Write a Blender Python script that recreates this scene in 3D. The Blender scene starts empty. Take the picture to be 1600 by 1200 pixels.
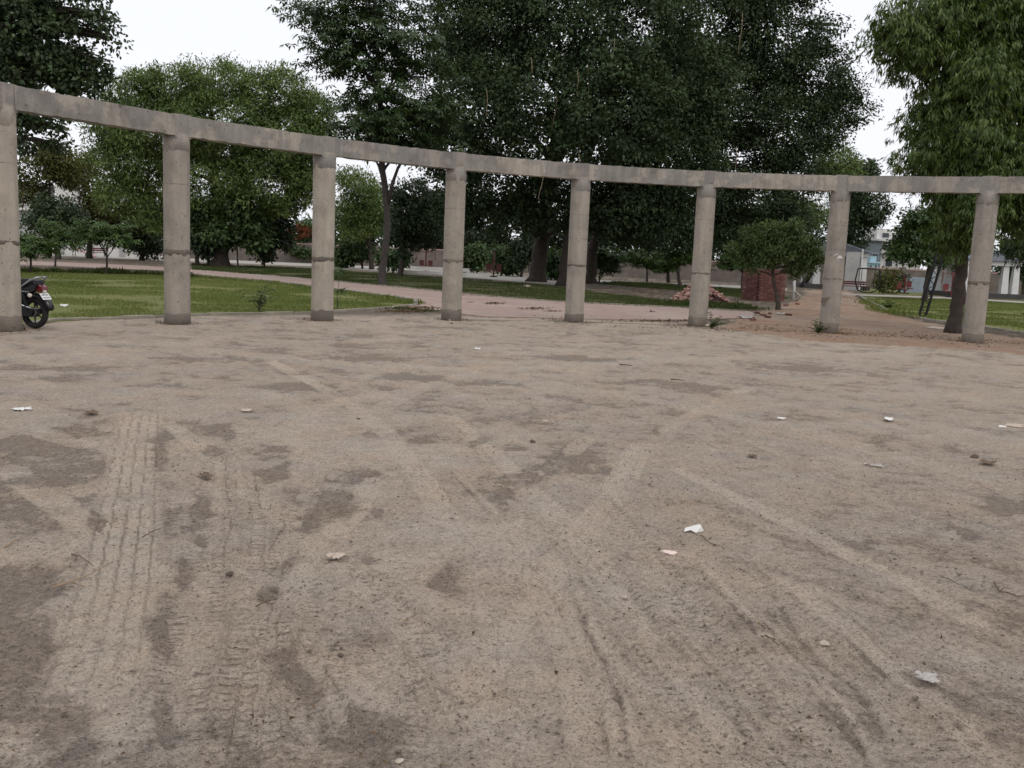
import bpy, bmesh, math, random
import numpy as np
from mathutils import Vector, Matrix

random.seed(7)
S = bpy.context.scene
COL = S.collection
R = math.radians

# ------------------------------------------------------------------ camera, sky, sun, exposure
FPX, PITCH, ROLL, EYE = 1441.4, R(7.7296), R(2.4657), 1.6
cF = Vector((0, math.cos(PITCH), -math.sin(PITCH)))
cU0 = Vector((0, math.sin(PITCH), math.cos(PITCH)))
cX = Vector((1, 0, 0)) * math.cos(ROLL) + cU0 * math.sin(ROLL)
cU = Vector((-1, 0, 0)) * math.sin(ROLL) + cU0 * math.cos(ROLL)
CAM = Vector((0, 0, EYE))
cd = bpy.data.cameras.new('camera')
cam = bpy.data.objects.new('camera', cd)
COL.objects.link(cam)
cam.matrix_world = Matrix(((cX.x, cU.x, -cF.x, 0), (cX.y, cU.y, -cF.y, 0), (cX.z, cU.z, -cF.z, EYE), (0, 0, 0, 1)))
cd.sensor_width = 36
cd.lens = 36 * FPX / 1600
cd.clip_start = 0.05
cd.clip_end = 5000
S.camera = cam

SUN_EL, SUN_AZ = R(52), R(150)       # azimuth clockwise from +Y: the brighter sky is behind and right of the camera
w = bpy.data.worlds.new('World')
S.world = w
w.use_nodes = True
nt = w.node_tree
nt.nodes.clear()
sky = nt.nodes.new('ShaderNodeTexSky')
sky.sky_type = 'NISHITA'
sky.sun_disc = False
sky.sun_elevation = SUN_EL
sky.sun_rotation = SUN_AZ
sky.dust_density = 6.0
sky.air_density = 1.0
mixc = nt.nodes.new('ShaderNodeMix')
mixc.data_type = 'RGBA'
mixc.inputs[0].default_value = 0.85
mixc.inputs[7].default_value = (9.9, 10.0, 10.55, 1)      # even overcast
bg = nt.nodes.new('ShaderNodeBackground')
bg.inputs['Strength'].default_value = 0.104
wo = nt.nodes.new('ShaderNodeOutputWorld')
nt.links.new(sky.outputs[0], mixc.inputs[6])
nt.links.new(mixc.outputs[2], bg.inputs[0])
nt.links.new(bg.outputs[0], wo.inputs[0])

sl = bpy.data.lights.new('sun', 'SUN')
sl.energy = 0.6
sl.angle = R(25)
sl.color = (1.0, 0.96, 0.9)
sun = bpy.data.objects.new('sun', sl)
COL.objects.link(sun)
sd = Vector((math.sin(SUN_AZ) * math.cos(SUN_EL), math.cos(SUN_AZ) * math.cos(SUN_EL), math.sin(SUN_EL)))
sun.rotation_euler = sd.to_track_quat('Z', 'Y').to_euler()
S.view_settings.view_transform = 'Standard'
S.view_settings.look = 'None'
S.view_settings.gamma = 1
S.view_settings.exposure = 0.1
S.view_settings.use_curve_mapping = False


# ------------------------------------------------------------------ survey: photo pixel -> ground point / point at a distance
def ray(px, py):
    return cF + cX * ((px - 800) / FPX) - cU * ((py - 600) / FPX)


def G(px, py, z=0.0):
    r = ray(px, py)
    return CAM + r * ((z - EYE) / r.z)


def at(px, py, d):
    r = ray(px, py)
    return CAM + r * (d / r.y)


# ------------------------------------------------------------------ object helpers
def link(o, parent=None):
    COL.objects.link(o)
    if parent:
        o.parent = parent
    return o


def tag(o, label=None, cat=None, group=None, kind=None):
    if label:
        o['label'] = label
    if cat:
        o['category'] = cat
    if group:
        o['group'] = group
    if kind:
        o['kind'] = kind
    return o


def empty(name, loc=(0, 0, 0), rz=0.0):
    o = bpy.data.objects.new(name, None)
    o.location = loc
    o.rotation_euler = (0, 0, rz)
    o.empty_display_size = .2
    COL.objects.link(o)
    return o


class MB:
    def __init__(s):
        s.v = []
        s.f = []

    def add(s, vs, fs):
        b = len(s.v)
        s.v += [tuple(x) for x in vs]
        s.f += [tuple(b + i for i in f) for f in fs]
        return s

    def box(s, c, d, rot=None, taper=1.0):
        hx, hy, hz = d[0] / 2, d[1] / 2, d[2] / 2
        P = []
        for z in (-1, 1):
            t = taper if z > 0 else 1
            for x, y in ((-1, -1), (1, -1), (1, 1), (-1, 1)):
                p = Vector((x * hx * t, y * hy * t, z * hz))
                if rot is not None:
                    p = rot @ p
                P.append(p + Vector(c))
        return s.add(P, [(3, 2, 1, 0), (4, 5, 6, 7), (0, 1, 5, 4), (1, 2, 6, 5), (2, 3, 7, 6), (3, 0, 4, 7)])

    def tube(s, pts, rad, n=8, cap=True):
        pts = [Vector(p) for p in pts]
        if not hasattr(rad, '__len__'):
            rad = [rad] * len(pts)
        V = []
        ref = None
        for i, p in enumerate(pts):
            t = (pts[min(i + 1, len(pts) - 1)] - pts[max(i - 1, 0)]).normalized()
            if ref is None:
                ref = t.orthogonal().normalized()
            ref = (ref - t * ref.dot(t))
            ref = ref.normalized() if ref.length > 1e-6 else t.orthogonal().normalized()
            b = t.cross(ref)
            for k in range(n):
                a = 2 * math.pi * k / n
                V.append(p + (ref * math.cos(a) + b * math.sin(a)) * rad[i])
        F = []
        for i in range(len(pts) - 1):
            for k in range(n):
                k2 = (k + 1) % n
                F.append((i * n + k, i * n + k2, (i + 1) * n + k2, (i + 1) * n + k))
        if cap:
            F.append(tuple(range(n - 1, -1, -1)))
            F.append(tuple((len(pts) - 1) * n + k for k in range(n)))
        return s.add(V, F)

    def lathe(s, prof, n=16, c=(0, 0, 0), axis='z', cap=True):
        V = []
        for r, z in prof:
            for k in range(n):
                a = 2 * math.pi * k / n
                p = (r * math.cos(a), r * math.sin(a), z)
                if axis == 'y':
                    p = (p[0], p[2], p[1])
                V.append(Vector(p) + Vector(c))
        F = []
        for i in range(len(prof) - 1):
            for k in range(n):
                k2 = (k + 1) % n
                F.append((i * n + k, i * n + k2, (i + 1) * n + k2, (i + 1) * n + k))
        if cap:
            F.append(tuple(range(n - 1, -1, -1)))
            F.append(tuple((len(prof) - 1) * n + k for k in range(n)))
        return s.add(V, F)

    def torus(s, R_, r, n=28, m=8, c=(0, 0, 0), flat=1.0):
        V = []
        F = []
        for i in range(n):
            a = 2 * math.pi * i / n
            for k in range(m):
                b = 2 * math.pi * k / m
                q = R_ + r * math.cos(b)
                V.append(Vector((q * math.cos(a), r * flat * math.sin(b), q * math.sin(a))) + Vector(c))
        for i in range(n):
            for k in range(m):
                i2, k2 = (i + 1) % n, (k + 1) % m
                F.append((i * m + k, i * m + k2, i2 * m + k2, i2 * m + k))
        return s.add(V, F)

    def prism(s, out, y0, y1):      # outline in x,z extruded along y
        n = len(out)
        V = [(x, y0, z) for x, z in out] + [(x, y1, z) for x, z in out]
        F = [tuple(range(n)), tuple(range(2 * n - 1, n - 1, -1))]
        for i in range(n):
            j = (i + 1) % n
            F.append((i, i + n, j + n, j))
        return s.add(V, F)

    def mesh(s, name, mat, smooth=False):
        me = bpy.data.meshes.new(name)
        me.from_pydata(s.v, [], s.f)
        if mat:
            me.materials.append(mat)
        me.update()
        bm = bmesh.new()
        bm.from_mesh(me)
        bmesh.ops.recalc_face_normals(bm, faces=bm.faces)
        bm.to_mesh(me)
        bm.free()
        if smooth:
            me.polygons.foreach_set('use_smooth', [True] * len(me.polygons))
        return me

    def build(s, name, mat, parent=None, smooth=False):
        o = bpy.data.objects.new(name, s.mesh(name, mat, smooth))
        return link(o, parent)


def np_mesh(name, V, F, mat, parent=None, face_attr=None, vert_attr=None, smooth=False):
    me = bpy.data.meshes.new(name)
    V = np.asarray(V, np.float32)
    F = np.asarray(F, np.int32)
    n, k = F.shape
    me.vertices.add(len(V))
    me.vertices.foreach_set('co', V.ravel())
    me.loops.add(n * k)
    me.loops.foreach_set('vertex_index', F.ravel())
    me.polygons.add(n)
    me.polygons.foreach_set('loop_start', np.arange(0, n * k, k, dtype=np.int32))
    me.polygons.foreach_set('loop_total', np.full(n, k, np.int32))
    if smooth:
        me.polygons.foreach_set('use_smooth', np.ones(n, bool))
    me.update(calc_edges=True)
    for nm, a in (face_attr or {}).items():
        t = me.attributes.new(nm, 'FLOAT', 'FACE')
        t.data.foreach_set('value', np.asarray(a, np.float32))
    for nm, a in (vert_attr or {}).items():
        t = me.attributes.new(nm, 'FLOAT', 'POINT')
        t.data.foreach_set('value', np.asarray(a, np.float32))
    me.materials.append(mat)
    o = bpy.data.objects.new(name, me)
    return link(o, parent)


# ------------------------------------------------------------------ numpy noise
def _h(ix, iy, seed):
    n = (ix.astype(np.int64) * 374761393 + iy.astype(np.int64) * 668265263 + seed * 974634721) & 0xffffffff
    n = ((n ^ (n >> 13)) * 1274126177) & 0xffffffff
    n = ((n ^ (n >> 16)) * 2246822519) & 0xffffffff
    return ((n ^ (n >> 15)) & 0xffffff) / float(0xffffff)


def vnoise(x, y, seed=0):
    x = np.asarray(x, float)
    y = np.asarray(y, float)
    ix, iy = np.floor(x), np.floor(y)
    fx, fy = x - ix, y - iy
    fx = fx * fx * (3 - 2 * fx)
    fy = fy * fy * (3 - 2 * fy)
    a, b = _h(ix, iy, seed), _h(ix + 1, iy, seed)
    c, d = _h(ix, iy + 1, seed), _h(ix + 1, iy + 1, seed)
    return (a * (1 - fx) + b * fx) * (1 - fy) + (c * (1 - fx) + d * fx) * fy


def fbm(x, y, o=4, seed=0, gain=.5):
    s, a, t = 0, 1.0, 0
    for i in range(o):
        s = s + a * vnoise(x * 2 ** i + 17.3 * i, y * 2 ** i - 9.1 * i, seed + i)
        t += a
        a *= gain
    return s / t


def sstep(a, b, x):
    t = np.clip((x - a) / (b - a), 0, 1)
    return t * t * (3 - 2 * t)


def in_poly(x, y, P):
    c = np.zeros(x.shape, bool)
    n = len(P)
    j = n - 1
    for i in range(n):
        xi, yi, xj, yj = P[i][0], P[i][1], P[j][0], P[j][1]
        if abs(yj - yi) > 1e-9:
            c ^= ((yi > y) != (yj > y)) & (x < (xj - xi) * (y - yi) / (yj - yi) + xi)
        j = i
    return c


def catmull(P, n=8):
    P = [np.array(p[:2], float) for p in P]
    if len(P) < 3:
        return np.array(P)
    Q = [2 * P[0] - P[1]] + P + [2 * P[-1] - P[-2]]
    out = []
    for i in range(1, len(Q) - 2):
        p0, p1, p2, p3 = Q[i - 1:i + 3]
        for k in range(n):
            t = k / n
            out.append(.5 * ((2 * p1) + (p2 - p0) * t + (2 * p0 - 5 * p1 + 4 * p2 - p3) * t * t + (3 * p1 - p0 - 3 * p2 + p3) * t ** 3))
    out.append(P[-1])
    return np.array(out)


# ------------------------------------------------------------------ materials
def newmat(name):
    m = bpy.data.materials.new(name)
    m.use_nodes = True
    t = m.node_tree
    b = t.nodes['Principled BSDF']
    return m, t, b


def N(t, typ, **kw):
    n = t.nodes.new(typ)
    for k, v in kw.items():
        setattr(n, k, v)
    return n


def noise_node(t, scale, detail=4, rough=.55, vec=None):
    n = N(t, 'ShaderNodeTexNoise')
    n.inputs['Scale'].default_value = scale
    n.inputs['Detail'].default_value = detail
    n.inputs['Roughness'].default_value = rough
    if vec:
        t.links.new(vec, n.inputs['Vector'])
    return n


def ramp(t, fac, stops):
    r = N(t, 'ShaderNodeValToRGB')
    e = r.color_ramp.elements
    while len(e) < len(stops):
        e.new(.5)
    for el, (p, c) in zip(e, stops):
        el.position = p
        el.color = (c, c, c, 1) if not hasattr(c, '__len__') else (*c, 1)
    t.links.new(fac, r.inputs[0])
    return r.outputs[0]


def mix(t, fac, a, b, mode='MIX'):
    m = N(t, 'ShaderNodeMix', data_type='RGBA', blend_type=mode)
    for i, v in ((0, fac), (6, a), (7, b)):
        if hasattr(v, 'is_linked') or hasattr(v, 'links'):
            t.links.new(v, m.inputs[i])
        else:
            m.inputs[i].default_value = v if i == 0 else (*v, 1)
    return m.outputs[2]


def bump(t, b, h, strength=.3, dist=.02):
    n = N(t, 'ShaderNodeBump')
    n.inputs['Strength'].default_value = strength
    n.inputs['Distance'].default_value = dist
    t.links.new(h, n.inputs['Height'])
    t.links.new(n.outputs[0], b.inputs['Normal'])


def coords(t, kind='Object'):
    return N(t, 'ShaderNodeTexCoord').outputs[kind]


def simple(name, c, rough=.7, var=.25, scale=6, metal=0.0, spec=.4, bumpk=.15):
    m, t, b = newmat(name)
    n = noise_node(t, scale, 5, .6, coords(t))
    d = tuple(x * (1 - var) for x in c)
    l = tuple(min(1, x * (1 + var)) for x in c)
    t.links.new(ramp(t, n.outputs[0], [(.3, d), (.7, l)]), b.inputs['Base Color'])
    b.inputs['Roughness'].default_value = rough
    b.inputs['Metallic'].default_value = metal
    b.inputs['Specular IOR Level'].default_value = spec
    if bumpk:
        bump(t, b, n.outputs[0], bumpk, .01)
    return m


def leafmat(name, dark, light, rough=.5, trans=.25, spec=.4):
    m, t, b = newmat(name)
    a = N(t, 'ShaderNodeAttribute', attribute_name='tint')
    c = mix(t, a.outputs['Fac'], dark, light)
    t.links.new(c, b.inputs['Base Color'])
    b.inputs['Roughness'].default_value = rough
    b.inputs['Specular IOR Level'].default_value = spec
    tr = N(t, 'ShaderNodeBsdfTranslucent')
    tc = mix(t, 1.0, c, (1.0, 1.0, .55), 'MULTIPLY')
    t.links.new(tc, tr.inputs[0])
    ms = N(t, 'ShaderNodeMixShader')
    ms.inputs[0].default_value = trans
    t.links.new(b.outputs[0], ms.inputs[1])
    t.links.new(tr.outputs[0], ms.inputs[2])
    t.links.new(ms.outputs[0], t.nodes['Material Output'].inputs[0])
    return m


def math_(t, op, a, b=None, c=None):
    n = N(t, 'ShaderNodeMath', operation=op)
    for i, v in enumerate((a, b, c)):
        if v is None:
            continue
        if isinstance(v, (int, float)):
            n.inputs[i].default_value = v
        else:
            t.links.new(v, n.inputs[i])
    return n.outputs[0]


def ground_material():
    m, t, b = newmat('dirt')
    P = N(t, 'ShaderNodeNewGeometry').outputs['Position']
    at_ = lambda n: N(t, 'ShaderNodeAttribute', attribute_name=n).outputs['Fac']
    dust, red, soil = at_('dust'), at_('red'), at_('soil')
    arc, lug, rib = at_('arc'), at_('lug'), at_('rib')
    n1 = noise_node(t, 1.3, 6, .6, P)
    n2 = noise_node(t, 26, 6, .8, P)
    n3 = noise_node(t, 120, 4, .8, P)
    n4 = noise_node(t, 55, 3, .7, P)
    # tread bars pressed across a wheel track: narrow, wandering, broken
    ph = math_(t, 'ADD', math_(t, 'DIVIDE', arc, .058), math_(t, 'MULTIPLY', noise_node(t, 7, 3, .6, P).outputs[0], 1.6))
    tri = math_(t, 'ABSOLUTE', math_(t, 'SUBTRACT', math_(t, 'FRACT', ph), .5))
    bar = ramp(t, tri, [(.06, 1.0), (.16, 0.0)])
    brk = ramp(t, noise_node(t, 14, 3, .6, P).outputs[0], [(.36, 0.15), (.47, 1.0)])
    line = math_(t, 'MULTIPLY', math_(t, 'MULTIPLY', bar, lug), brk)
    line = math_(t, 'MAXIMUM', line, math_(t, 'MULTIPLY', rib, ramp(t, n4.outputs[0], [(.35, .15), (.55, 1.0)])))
    edge = math_(t, 'ADD', dust, math_(t, 'MULTIPLY', math_(t, 'SUBTRACT', n2.outputs[0], .5), .9))
    d2 = ramp(t, edge, [(.14, 0.0), (.38, .52), (.60, .70), (.95, 1.0)])
    fine = ramp(t, n2.outputs[0], [(.3, (.43, .358, .288)), (.5, (.50, .42, .34)), (.7, (.545, .463, .38))])
    grav = ramp(t, n2.outputs[0], [(.3, (.18, .149, .12)), (.5, (.262, .217, .177)), (.7, (.36, .30, .247))])
    c = mix(t, d2, grav, fine)
    c = mix(t, math_(t, 'MULTIPLY', line, .42), c, (.14, .116, .094))  # small shadows of the tread prints put into the colour
    sp = ramp(t, n3.outputs[0], [(.34, .30), (.435, .84), (.5, 1.0), (.56, 1.03), (.66, 1.38)])
    c = mix(t, .85, c, sp, 'MULTIPLY')
    clod = ramp(t, n4.outputs[0], [(.36, .42), (.44, 1.0), (.58, 1.0), (.68, 1.22)])
    c = mix(t, .8, c, clod, 'MULTIPLY')
    n5 = noise_node(t, 17, 5, .75, P)
    c = mix(t, .8, c, ramp(t, n5.outputs[0], [(.36, .62), (.45, 1.0), (.6, 1.0), (.7, 1.1)]), 'MULTIPLY')
    warm = ramp(t, n1.outputs[0], [(.38, (1.03, .985, .935)), (.62, (.985, 1.0, 1.02))])
    c = mix(t, 1.0, c, warm, 'MULTIPLY')
    redc = ramp(t, n2.outputs[0], [(.3, (.20, .122, .078)), (.7, (.38, .25, .168))])
    c = mix(t, red, c, redc)
    soilc = ramp(t, n2.outputs[0], [(.3, (.06, .047, .034)), (.55, (.11, .09, .066)), (.75, (.17, .14, .105))])
    c = mix(t, soil, c, soilc)
    t.links.new(c, b.inputs['Base Color'])
    b.inputs['Roughness'].default_value = .95
    b.inputs['Specular IOR Level'].default_value = .15
    h = math_(t, 'ADD', math_(t, 'MULTIPLY', n3.outputs[0], .5), math_(t, 'ADD', math_(t, 'MULTIPLY', n2.outputs[0], .8), math_(t, 'MULTIPLY', n4.outputs[0], .7)))
    h = math_(t, 'SUBTRACT', h, math_(t, 'MULTIPLY', line, .5))
    bump(t, b, h, 1.0, .022)
    return m


def concrete(name, base, stain, peel, streak=1.0, seed=0.0, peel_t=.55):
    m, t, b = newmat(name)
    oc = coords(t)
    mp = N(t, 'ShaderNodeMapping')
    ob = N(t, 'ShaderNodeObjectInfo').outputs['Random']
    sh = N(t, 'ShaderNodeVectorMath', operation='SCALE')
    sh.inputs[0].default_value = (37, 53, 19)
    t.links.new(ob, sh.inputs['Scale'])
    t.links.new(sh.outputs[0], mp.inputs['Location'])
    t.links.new(oc, mp.inputs['Vector'])
    v = mp.outputs[0]
    mp2 = N(t, 'ShaderNodeMapping')
    mp2.inputs['Scale'].default_value = (9, 9, .9)
    t.links.new(v, mp2.inputs['Vector'])
    n1 = noise_node(t, 2.2, 6, .6, v)
    n2 = noise_node(t, 1.0, 5, .6, mp2.outputs[0])
    n3 = noise_node(t, 45, 4, .7, v)
    n4 = noise_node(t, 1.7, 7, .62, v)
    c = mix(t, ramp(t, n4.outputs[0], [(peel_t - .02, 0.0), (peel_t + .02, 1.0)]), base, peel)
    c = mix(t, ramp(t, n1.outputs[0], [(.48, 0.0), (.72, .75)]), c, stain)
    st = ramp(t, n2.outputs[0], [(.42, 0.0), (.72, .55 * streak)])
    c = mix(t, st, c, stain)
    c = mix(t, .55, c, ramp(t, n3.outputs[0], [(.25, .72), (.5, 1.0), (.75, 1.15)]), 'MULTIPLY')
    pit = noise_node(t, 16, 2, .5, v)
    c = mix(t, .7, c, ramp(t, pit.outputs[0], [(.29, .35), (.335, 1.0)]), 'MULTIPLY')
    c = mix(t, 1.0, c, ramp(t, ob, [(0.0, (.86, .86, .87)), (1.0, (1.1, 1.08, 1.05))]), 'MULTIPLY')
    t.links.new(c, b.inputs['Base Color'])
    b.inputs['Roughness'].default_value = .9
    b.inputs['Specular IOR Level'].default_value = .25
    h = mix(t, .6, n3.outputs[0], n4.outputs[0])
    bump(t, b, h, .5, .012)
    return m


def paver_material():
    m, t, b = newmat('pink_pavers')
    P = N(t, 'ShaderNodeNewGeometry').outputs['Position']
    br = N(t, 'ShaderNodeTexBrick')
    br.inputs['Scale'].default_value = 1.0
    br.inputs['Brick Width'].default_value = .22
    br.inputs['Row Height'].default_value = .11
    br.inputs['Mortar Size'].default_value = .006
    br.inputs['Color1'].default_value = (.375, .255, .215, 1)
    br.inputs['Color2'].default_value = (.31, .21, .178, 1)
    br.inputs['Mortar'].default_value = (.2, .165, .135, 1)
    mp = N(t, 'ShaderNodeMapping')
    mp.inputs['Rotation'].default_value = (0, 0, .5)
    t.links.new(P, mp.inputs['Vector'])
    t.links.new(mp.outputs[0], br.inputs['Vector'])
    n = noise_node(t, .5, 6, .65, P)
    c = mix(t, ramp(t, n.outputs[0], [(.42, 0.0), (.66, .85)]), br.outputs[0], (.37, .30, .25))
    n2 = noise_node(t, 12, 5, .7, P)
    c = mix(t, .7, c, ramp(t, n2.outputs[0], [(.3, .75), (.7, 1.1)]), 'MULTIPLY')
    t.links.new(c, b.inputs['Base Color'])
    b.inputs['Roughness'].default_value = .9
    bump(t, b, br.outputs['Fac'], -.4, .01)
    return m


def lawn_material(name, a, c_, d):
    m, t, b = newmat(name)
    P = N(t, 'ShaderNodeNewGeometry').outputs['Position']
    n1 = noise_node(t, .35, 5, .6, P)
    n2 = noise_node(t, 9, 5, .7, P)
    c = ramp(t, n1.outputs[0], [(.35, a), (.6, c_)])
    c = mix(t, ramp(t, n2.outputs[0], [(.46, 0.0), (.66, .85)]), c, d)
    t.links.new(c, b.inputs['Base Color'])
    b.inputs['Roughness'].default_value = .95
    b.inputs['Specular IOR Level'].default_value = .1
    bump(t, b, n2.outputs[0], .8, .04)
    return m


M = {}
M['dirt'] = ground_material()
M['terrain'] = simple('terrain', (.15, .125, .085), .95, .35, .3)
M['column'] = concrete('cast_concrete', (.345, .312, .266), (.22, .198, .168), (.375, .335, .28), 1.0, 0)
M['beam'] = concrete('weathered_concrete', (.265, .25, .228), (.145, .134, .12), (.36, .325, .28), 1.0, 3, .51)
M['head'] = concrete('grey_render', (.255, .24, .22), (.17, .158, .142), (.31, .28, .245), .5, 5, .54)
M['damp'] = concrete('damp_concrete', (.165, .143, .12), (.11, .094, .078), (.21, .185, .155), .4, 8, .6)
M['joint'] = concrete('rough_joint', (.15, .13, .108), (.085, .072, .06), (.21, .185, .155), .2, 9, .6)
M['kerb'] = concrete('kerb_concrete', (.29, .265, .215), (.18, .165, .13), (.35, .32, .26), .3, 12)
M['pale_track'] = simple('pale_track', (.33, .305, .265), .9, .2, 1.5)
M['paver'] = paver_material()
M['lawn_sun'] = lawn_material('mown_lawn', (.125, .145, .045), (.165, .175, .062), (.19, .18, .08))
M['lawn_shade'] = lawn_material('shade_tinted_lawn', (.055, .068, .025), (.08, .085, .034), (.09, .078, .046))  # darker copy of the lawn, tree shade put into its colour
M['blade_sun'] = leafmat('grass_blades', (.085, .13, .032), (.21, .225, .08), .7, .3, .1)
M['blade_shade'] = leafmat('grass_blades_dark', (.042, .064, .018), (.085, .10, .038), .7, .3, .1)  # darker copy of the blades, tree shade put into their colour
M['bark'] = simple('bark', (.06, .048, .039), .95, .4, 5, bumpk=.8)
M['bark_grey'] = simple('bark_grey', (.05, .043, .038), .95, .35, 6, bumpk=.7)
M['bark_red'] = simple('bark_brown', (.045, .034, .027), .95, .35, 5, bumpk=.8)
M['leaf_fig'] = leafmat('fig_leaves', (.036, .058, .027), (.072, .108, .048), .55, .18, .15)
M['leaf_dark'] = leafmat('dark_leaves', (.030, .050, .023), (.068, .105, .044), .5, .15, .3)
M['leaf_neem'] = leafmat('neem_leaves', (.092, .145, .045), (.19, .255, .085), .6, .35, .2)
M['leaf_tier'] = leafmat('whorl_leaves', (.032, .055, .024), (.068, .11, .04), .45, .22, .3)
M['leaf_mast'] = leafmat('drooping_leaves', (.05, .092, .02), (.145, .205, .048), .42, .28, .4)
M['leaf_feather'] = leafmat('feathery_leaves', (.06, .095, .034), (.12, .165, .06), .6, .3, .2)
M['leaf_yellow'] = leafmat('yellowish_leaves', (.075, .085, .03), (.15, .155, .05), .65, .3, .2)
M['leaf_mid'] = leafmat('mid_leaves', (.045, .078, .03), (.095, .155, .05), .5, .25, .35)
M['leaf_plum'] = leafmat('frangipani_leaves', (.036, .068, .018), (.09, .145, .042), .6, .25, .2)
M['flower'] = leafmat('orange_blossom', (.14, .035, .02), (.24, .07, .03), .6, .3, .2)
M['leaf_far'] = leafmat('far_leaves', (.028, .042, .022), (.05, .074, .036), .7, .2, .2)
M['dry'] = leafmat('dry_leaves', (.075, .045, .026), (.24, .165, .10), .85, .15, .1)
M['white_wall'] = simple('white_wall', (.62, .61, .58), .85, .12, .8)
M['white_paint'] = simple('white_paint', (.60, .60, .585), .7, .08, 2)
M['grey_wall'] = simple('grey_wall', (.36, .36, .35), .9, .2, .7)
M['brown_wall'] = simple('brown_wall', (.17, .142, .122), .9, .3, .9)
M['pink_cap'] = simple('pink_cap', (.42, .27, .25), .9, .2, 2)
M['dark_stone'] = simple('dark_stone', (.05, .045, .045), .6, .3, 3)
M['roof_dark'] = simple('roof_dark', (.07, .075, .085), .6, .3, 2)
M['blue_paint'] = simple('pale_blue_paint', (.34, .50, .56), .7, .12, 2)
M['blue_grey'] = simple('blue_grey_sheet', (.26, .31, .36), .6, .15, 1.5)
M['blue_dark'] = simple('slate_blue_wall', (.15, .18, .20), .8, .15, 1)
M['glass'] = simple('dark_pane', (.035, .04, .045), .15, .2, 2, spec=.6, bumpk=0)
M['red'] = simple('red_enamel', (.16, .032, .03), .4, .2, 4, bumpk=.03)
M['red_dark'] = simple('maroon_enamel', (.10, .022, .022), .45, .2, 4, bumpk=.03)
M['pink'] = simple('faded_pink', (.60, .33, .33), .6, .15, 4, bumpk=.03)
M['steel_dark'] = simple('dark_steel', (.03, .03, .032), .5, .3, 8, .6, bumpk=.05)
M['black_iron'] = simple('black_iron', (.012, .012, .013), .6, .3, 12, .2, bumpk=.1)
M['rubber'] = simple('tyre_rubber', (.018, .017, .016), .85, .25, 20)
M['black_gloss'] = simple('black_enamel', (.012, .012, .016), .18, .2, 5, spec=.6, bumpk=0)
M['vinyl'] = simple('seat_vinyl', (.018, .019, .024), .5, .2, 30)
M['alloy'] = simple('grey_alloy', (.35, .35, .36), .35, .15, 8, .8, bumpk=0)
M['chrome'] = simple('chrome', (.62, .62, .64), .2, .05, 4, .95, bumpk=0)
M['tail_red'] = simple('tail_lens', (.13, .012, .014), .15, .1, 4, spec=.7, bumpk=0)
M['plate'] = simple('plate_white', (.78, .78, .76), .4, .04, 8, bumpk=0)
M['plate_ink'] = simple('plate_ink', (.12, .12, .13), .5, .1, 8, bumpk=0)
M['amber'] = simple('indicator_lens', (.62, .56, .52), .2, .1, 4, spec=.7, bumpk=0)
M['paper'] = simple('white_paper', (.66, .645, .62), .8, .1, 40, bumpk=.1)
M['paper_pink'] = simple('pinkish_wrapper', (.68, .54, .48), .7, .16, 60, bumpk=.1)
M['paper_beige'] = simple('beige_paper', (.44, .36, .285), .85, .14, 40, bumpk=.1)
M['plastic'] = simple('thin_white_plastic', (.37, .335, .30), .35, .12, 30, spec=.5)
M['stone_pale'] = simple('pale_stone', (.42, .36, .29), .9, .2, 20, bumpk=.4)
M['stone_dark'] = simple('dark_clod', (.10, .078, .06), .95, .3, 30, bumpk=.5)
M['twig'] = simple('dry_twig', (.13, .085, .055), .9, .3, 40, bumpk=.4)
M['twig_pale'] = simple('pale_twig', (.30, .215, .14), .9, .25, 40, bumpk=.4)
BRICKS = [simple('red_brick_a', (.12, .05, .042), .9, .25, 14, bumpk=.4), simple('red_brick_b', (.165, .075, .062), .9, .25, 14, bumpk=.4),
          simple('red_brick_c', (.11, .045, .038), .9, .25, 14, bumpk=.4)]
PALE_BRICKS = [simple('pinkish_brick_a', (.33, .19, .155), .9, .25, 14, bumpk=.4), simple('pinkish_brick_b', (.24, .12, .095), .9, .25, 14, bumpk=.4), simple('pinkish_brick_c', (.39, .25, .21), .9, .25, 14, bumpk=.4)]
M['brick_core'] = simple('brick_dust', (.06, .03, .025), .95, .3, 8)
M['pebble'] = leafmat('pebbles', (.12, .10, .08), (.33, .285, .235), .9, 0.0, .2)

# ------------------------------------------------------------------ colonnade geometry (surveyed ring of columns)
COLS = [(-8.757, 15.829), (-6.852, 18.725), (-4.443, 21.283), (-1.605, 23.312), (1.579, 24.644), (4.977, 25.148), (8.42, 24.758), (11.657, 23.483)]
A_ = np.array([[2 * x, 2 * y, 1] for x, y in COLS])
cx_, cy_, k_ = np.linalg.lstsq(A_, np.array([x * x + y * y for x, y in COLS]), rcond=None)[0]
RING = math.sqrt(k_ + cx_ ** 2 + cy_ ** 2)
CEN = Vector((cx_, cy_, 0))
angs = [math.atan2(y - cy_, x - cx_) for x, y in COLS]
dth = (angs[0] - angs[-1]) / 7
HCOL, RC = 4.125, .252


COLPOS = {a: Vector((x, y, 0)) for a, (x, y) in zip(angs, COLS)}


def colpt(a):
    return COLPOS[a].copy() if a in COLPOS else ringpt(a)


def ringpt(a, r=RING):
    return Vector((cx_ + r * math.cos(a), cy_ + r * math.sin(a), 0))


# ------------------------------------------------------------------ ground: one sheet, finest where the yard is nearest
def pw(pts):
    return [(G(x, y).x, G(x, y).y) for x, y in pts]


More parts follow.
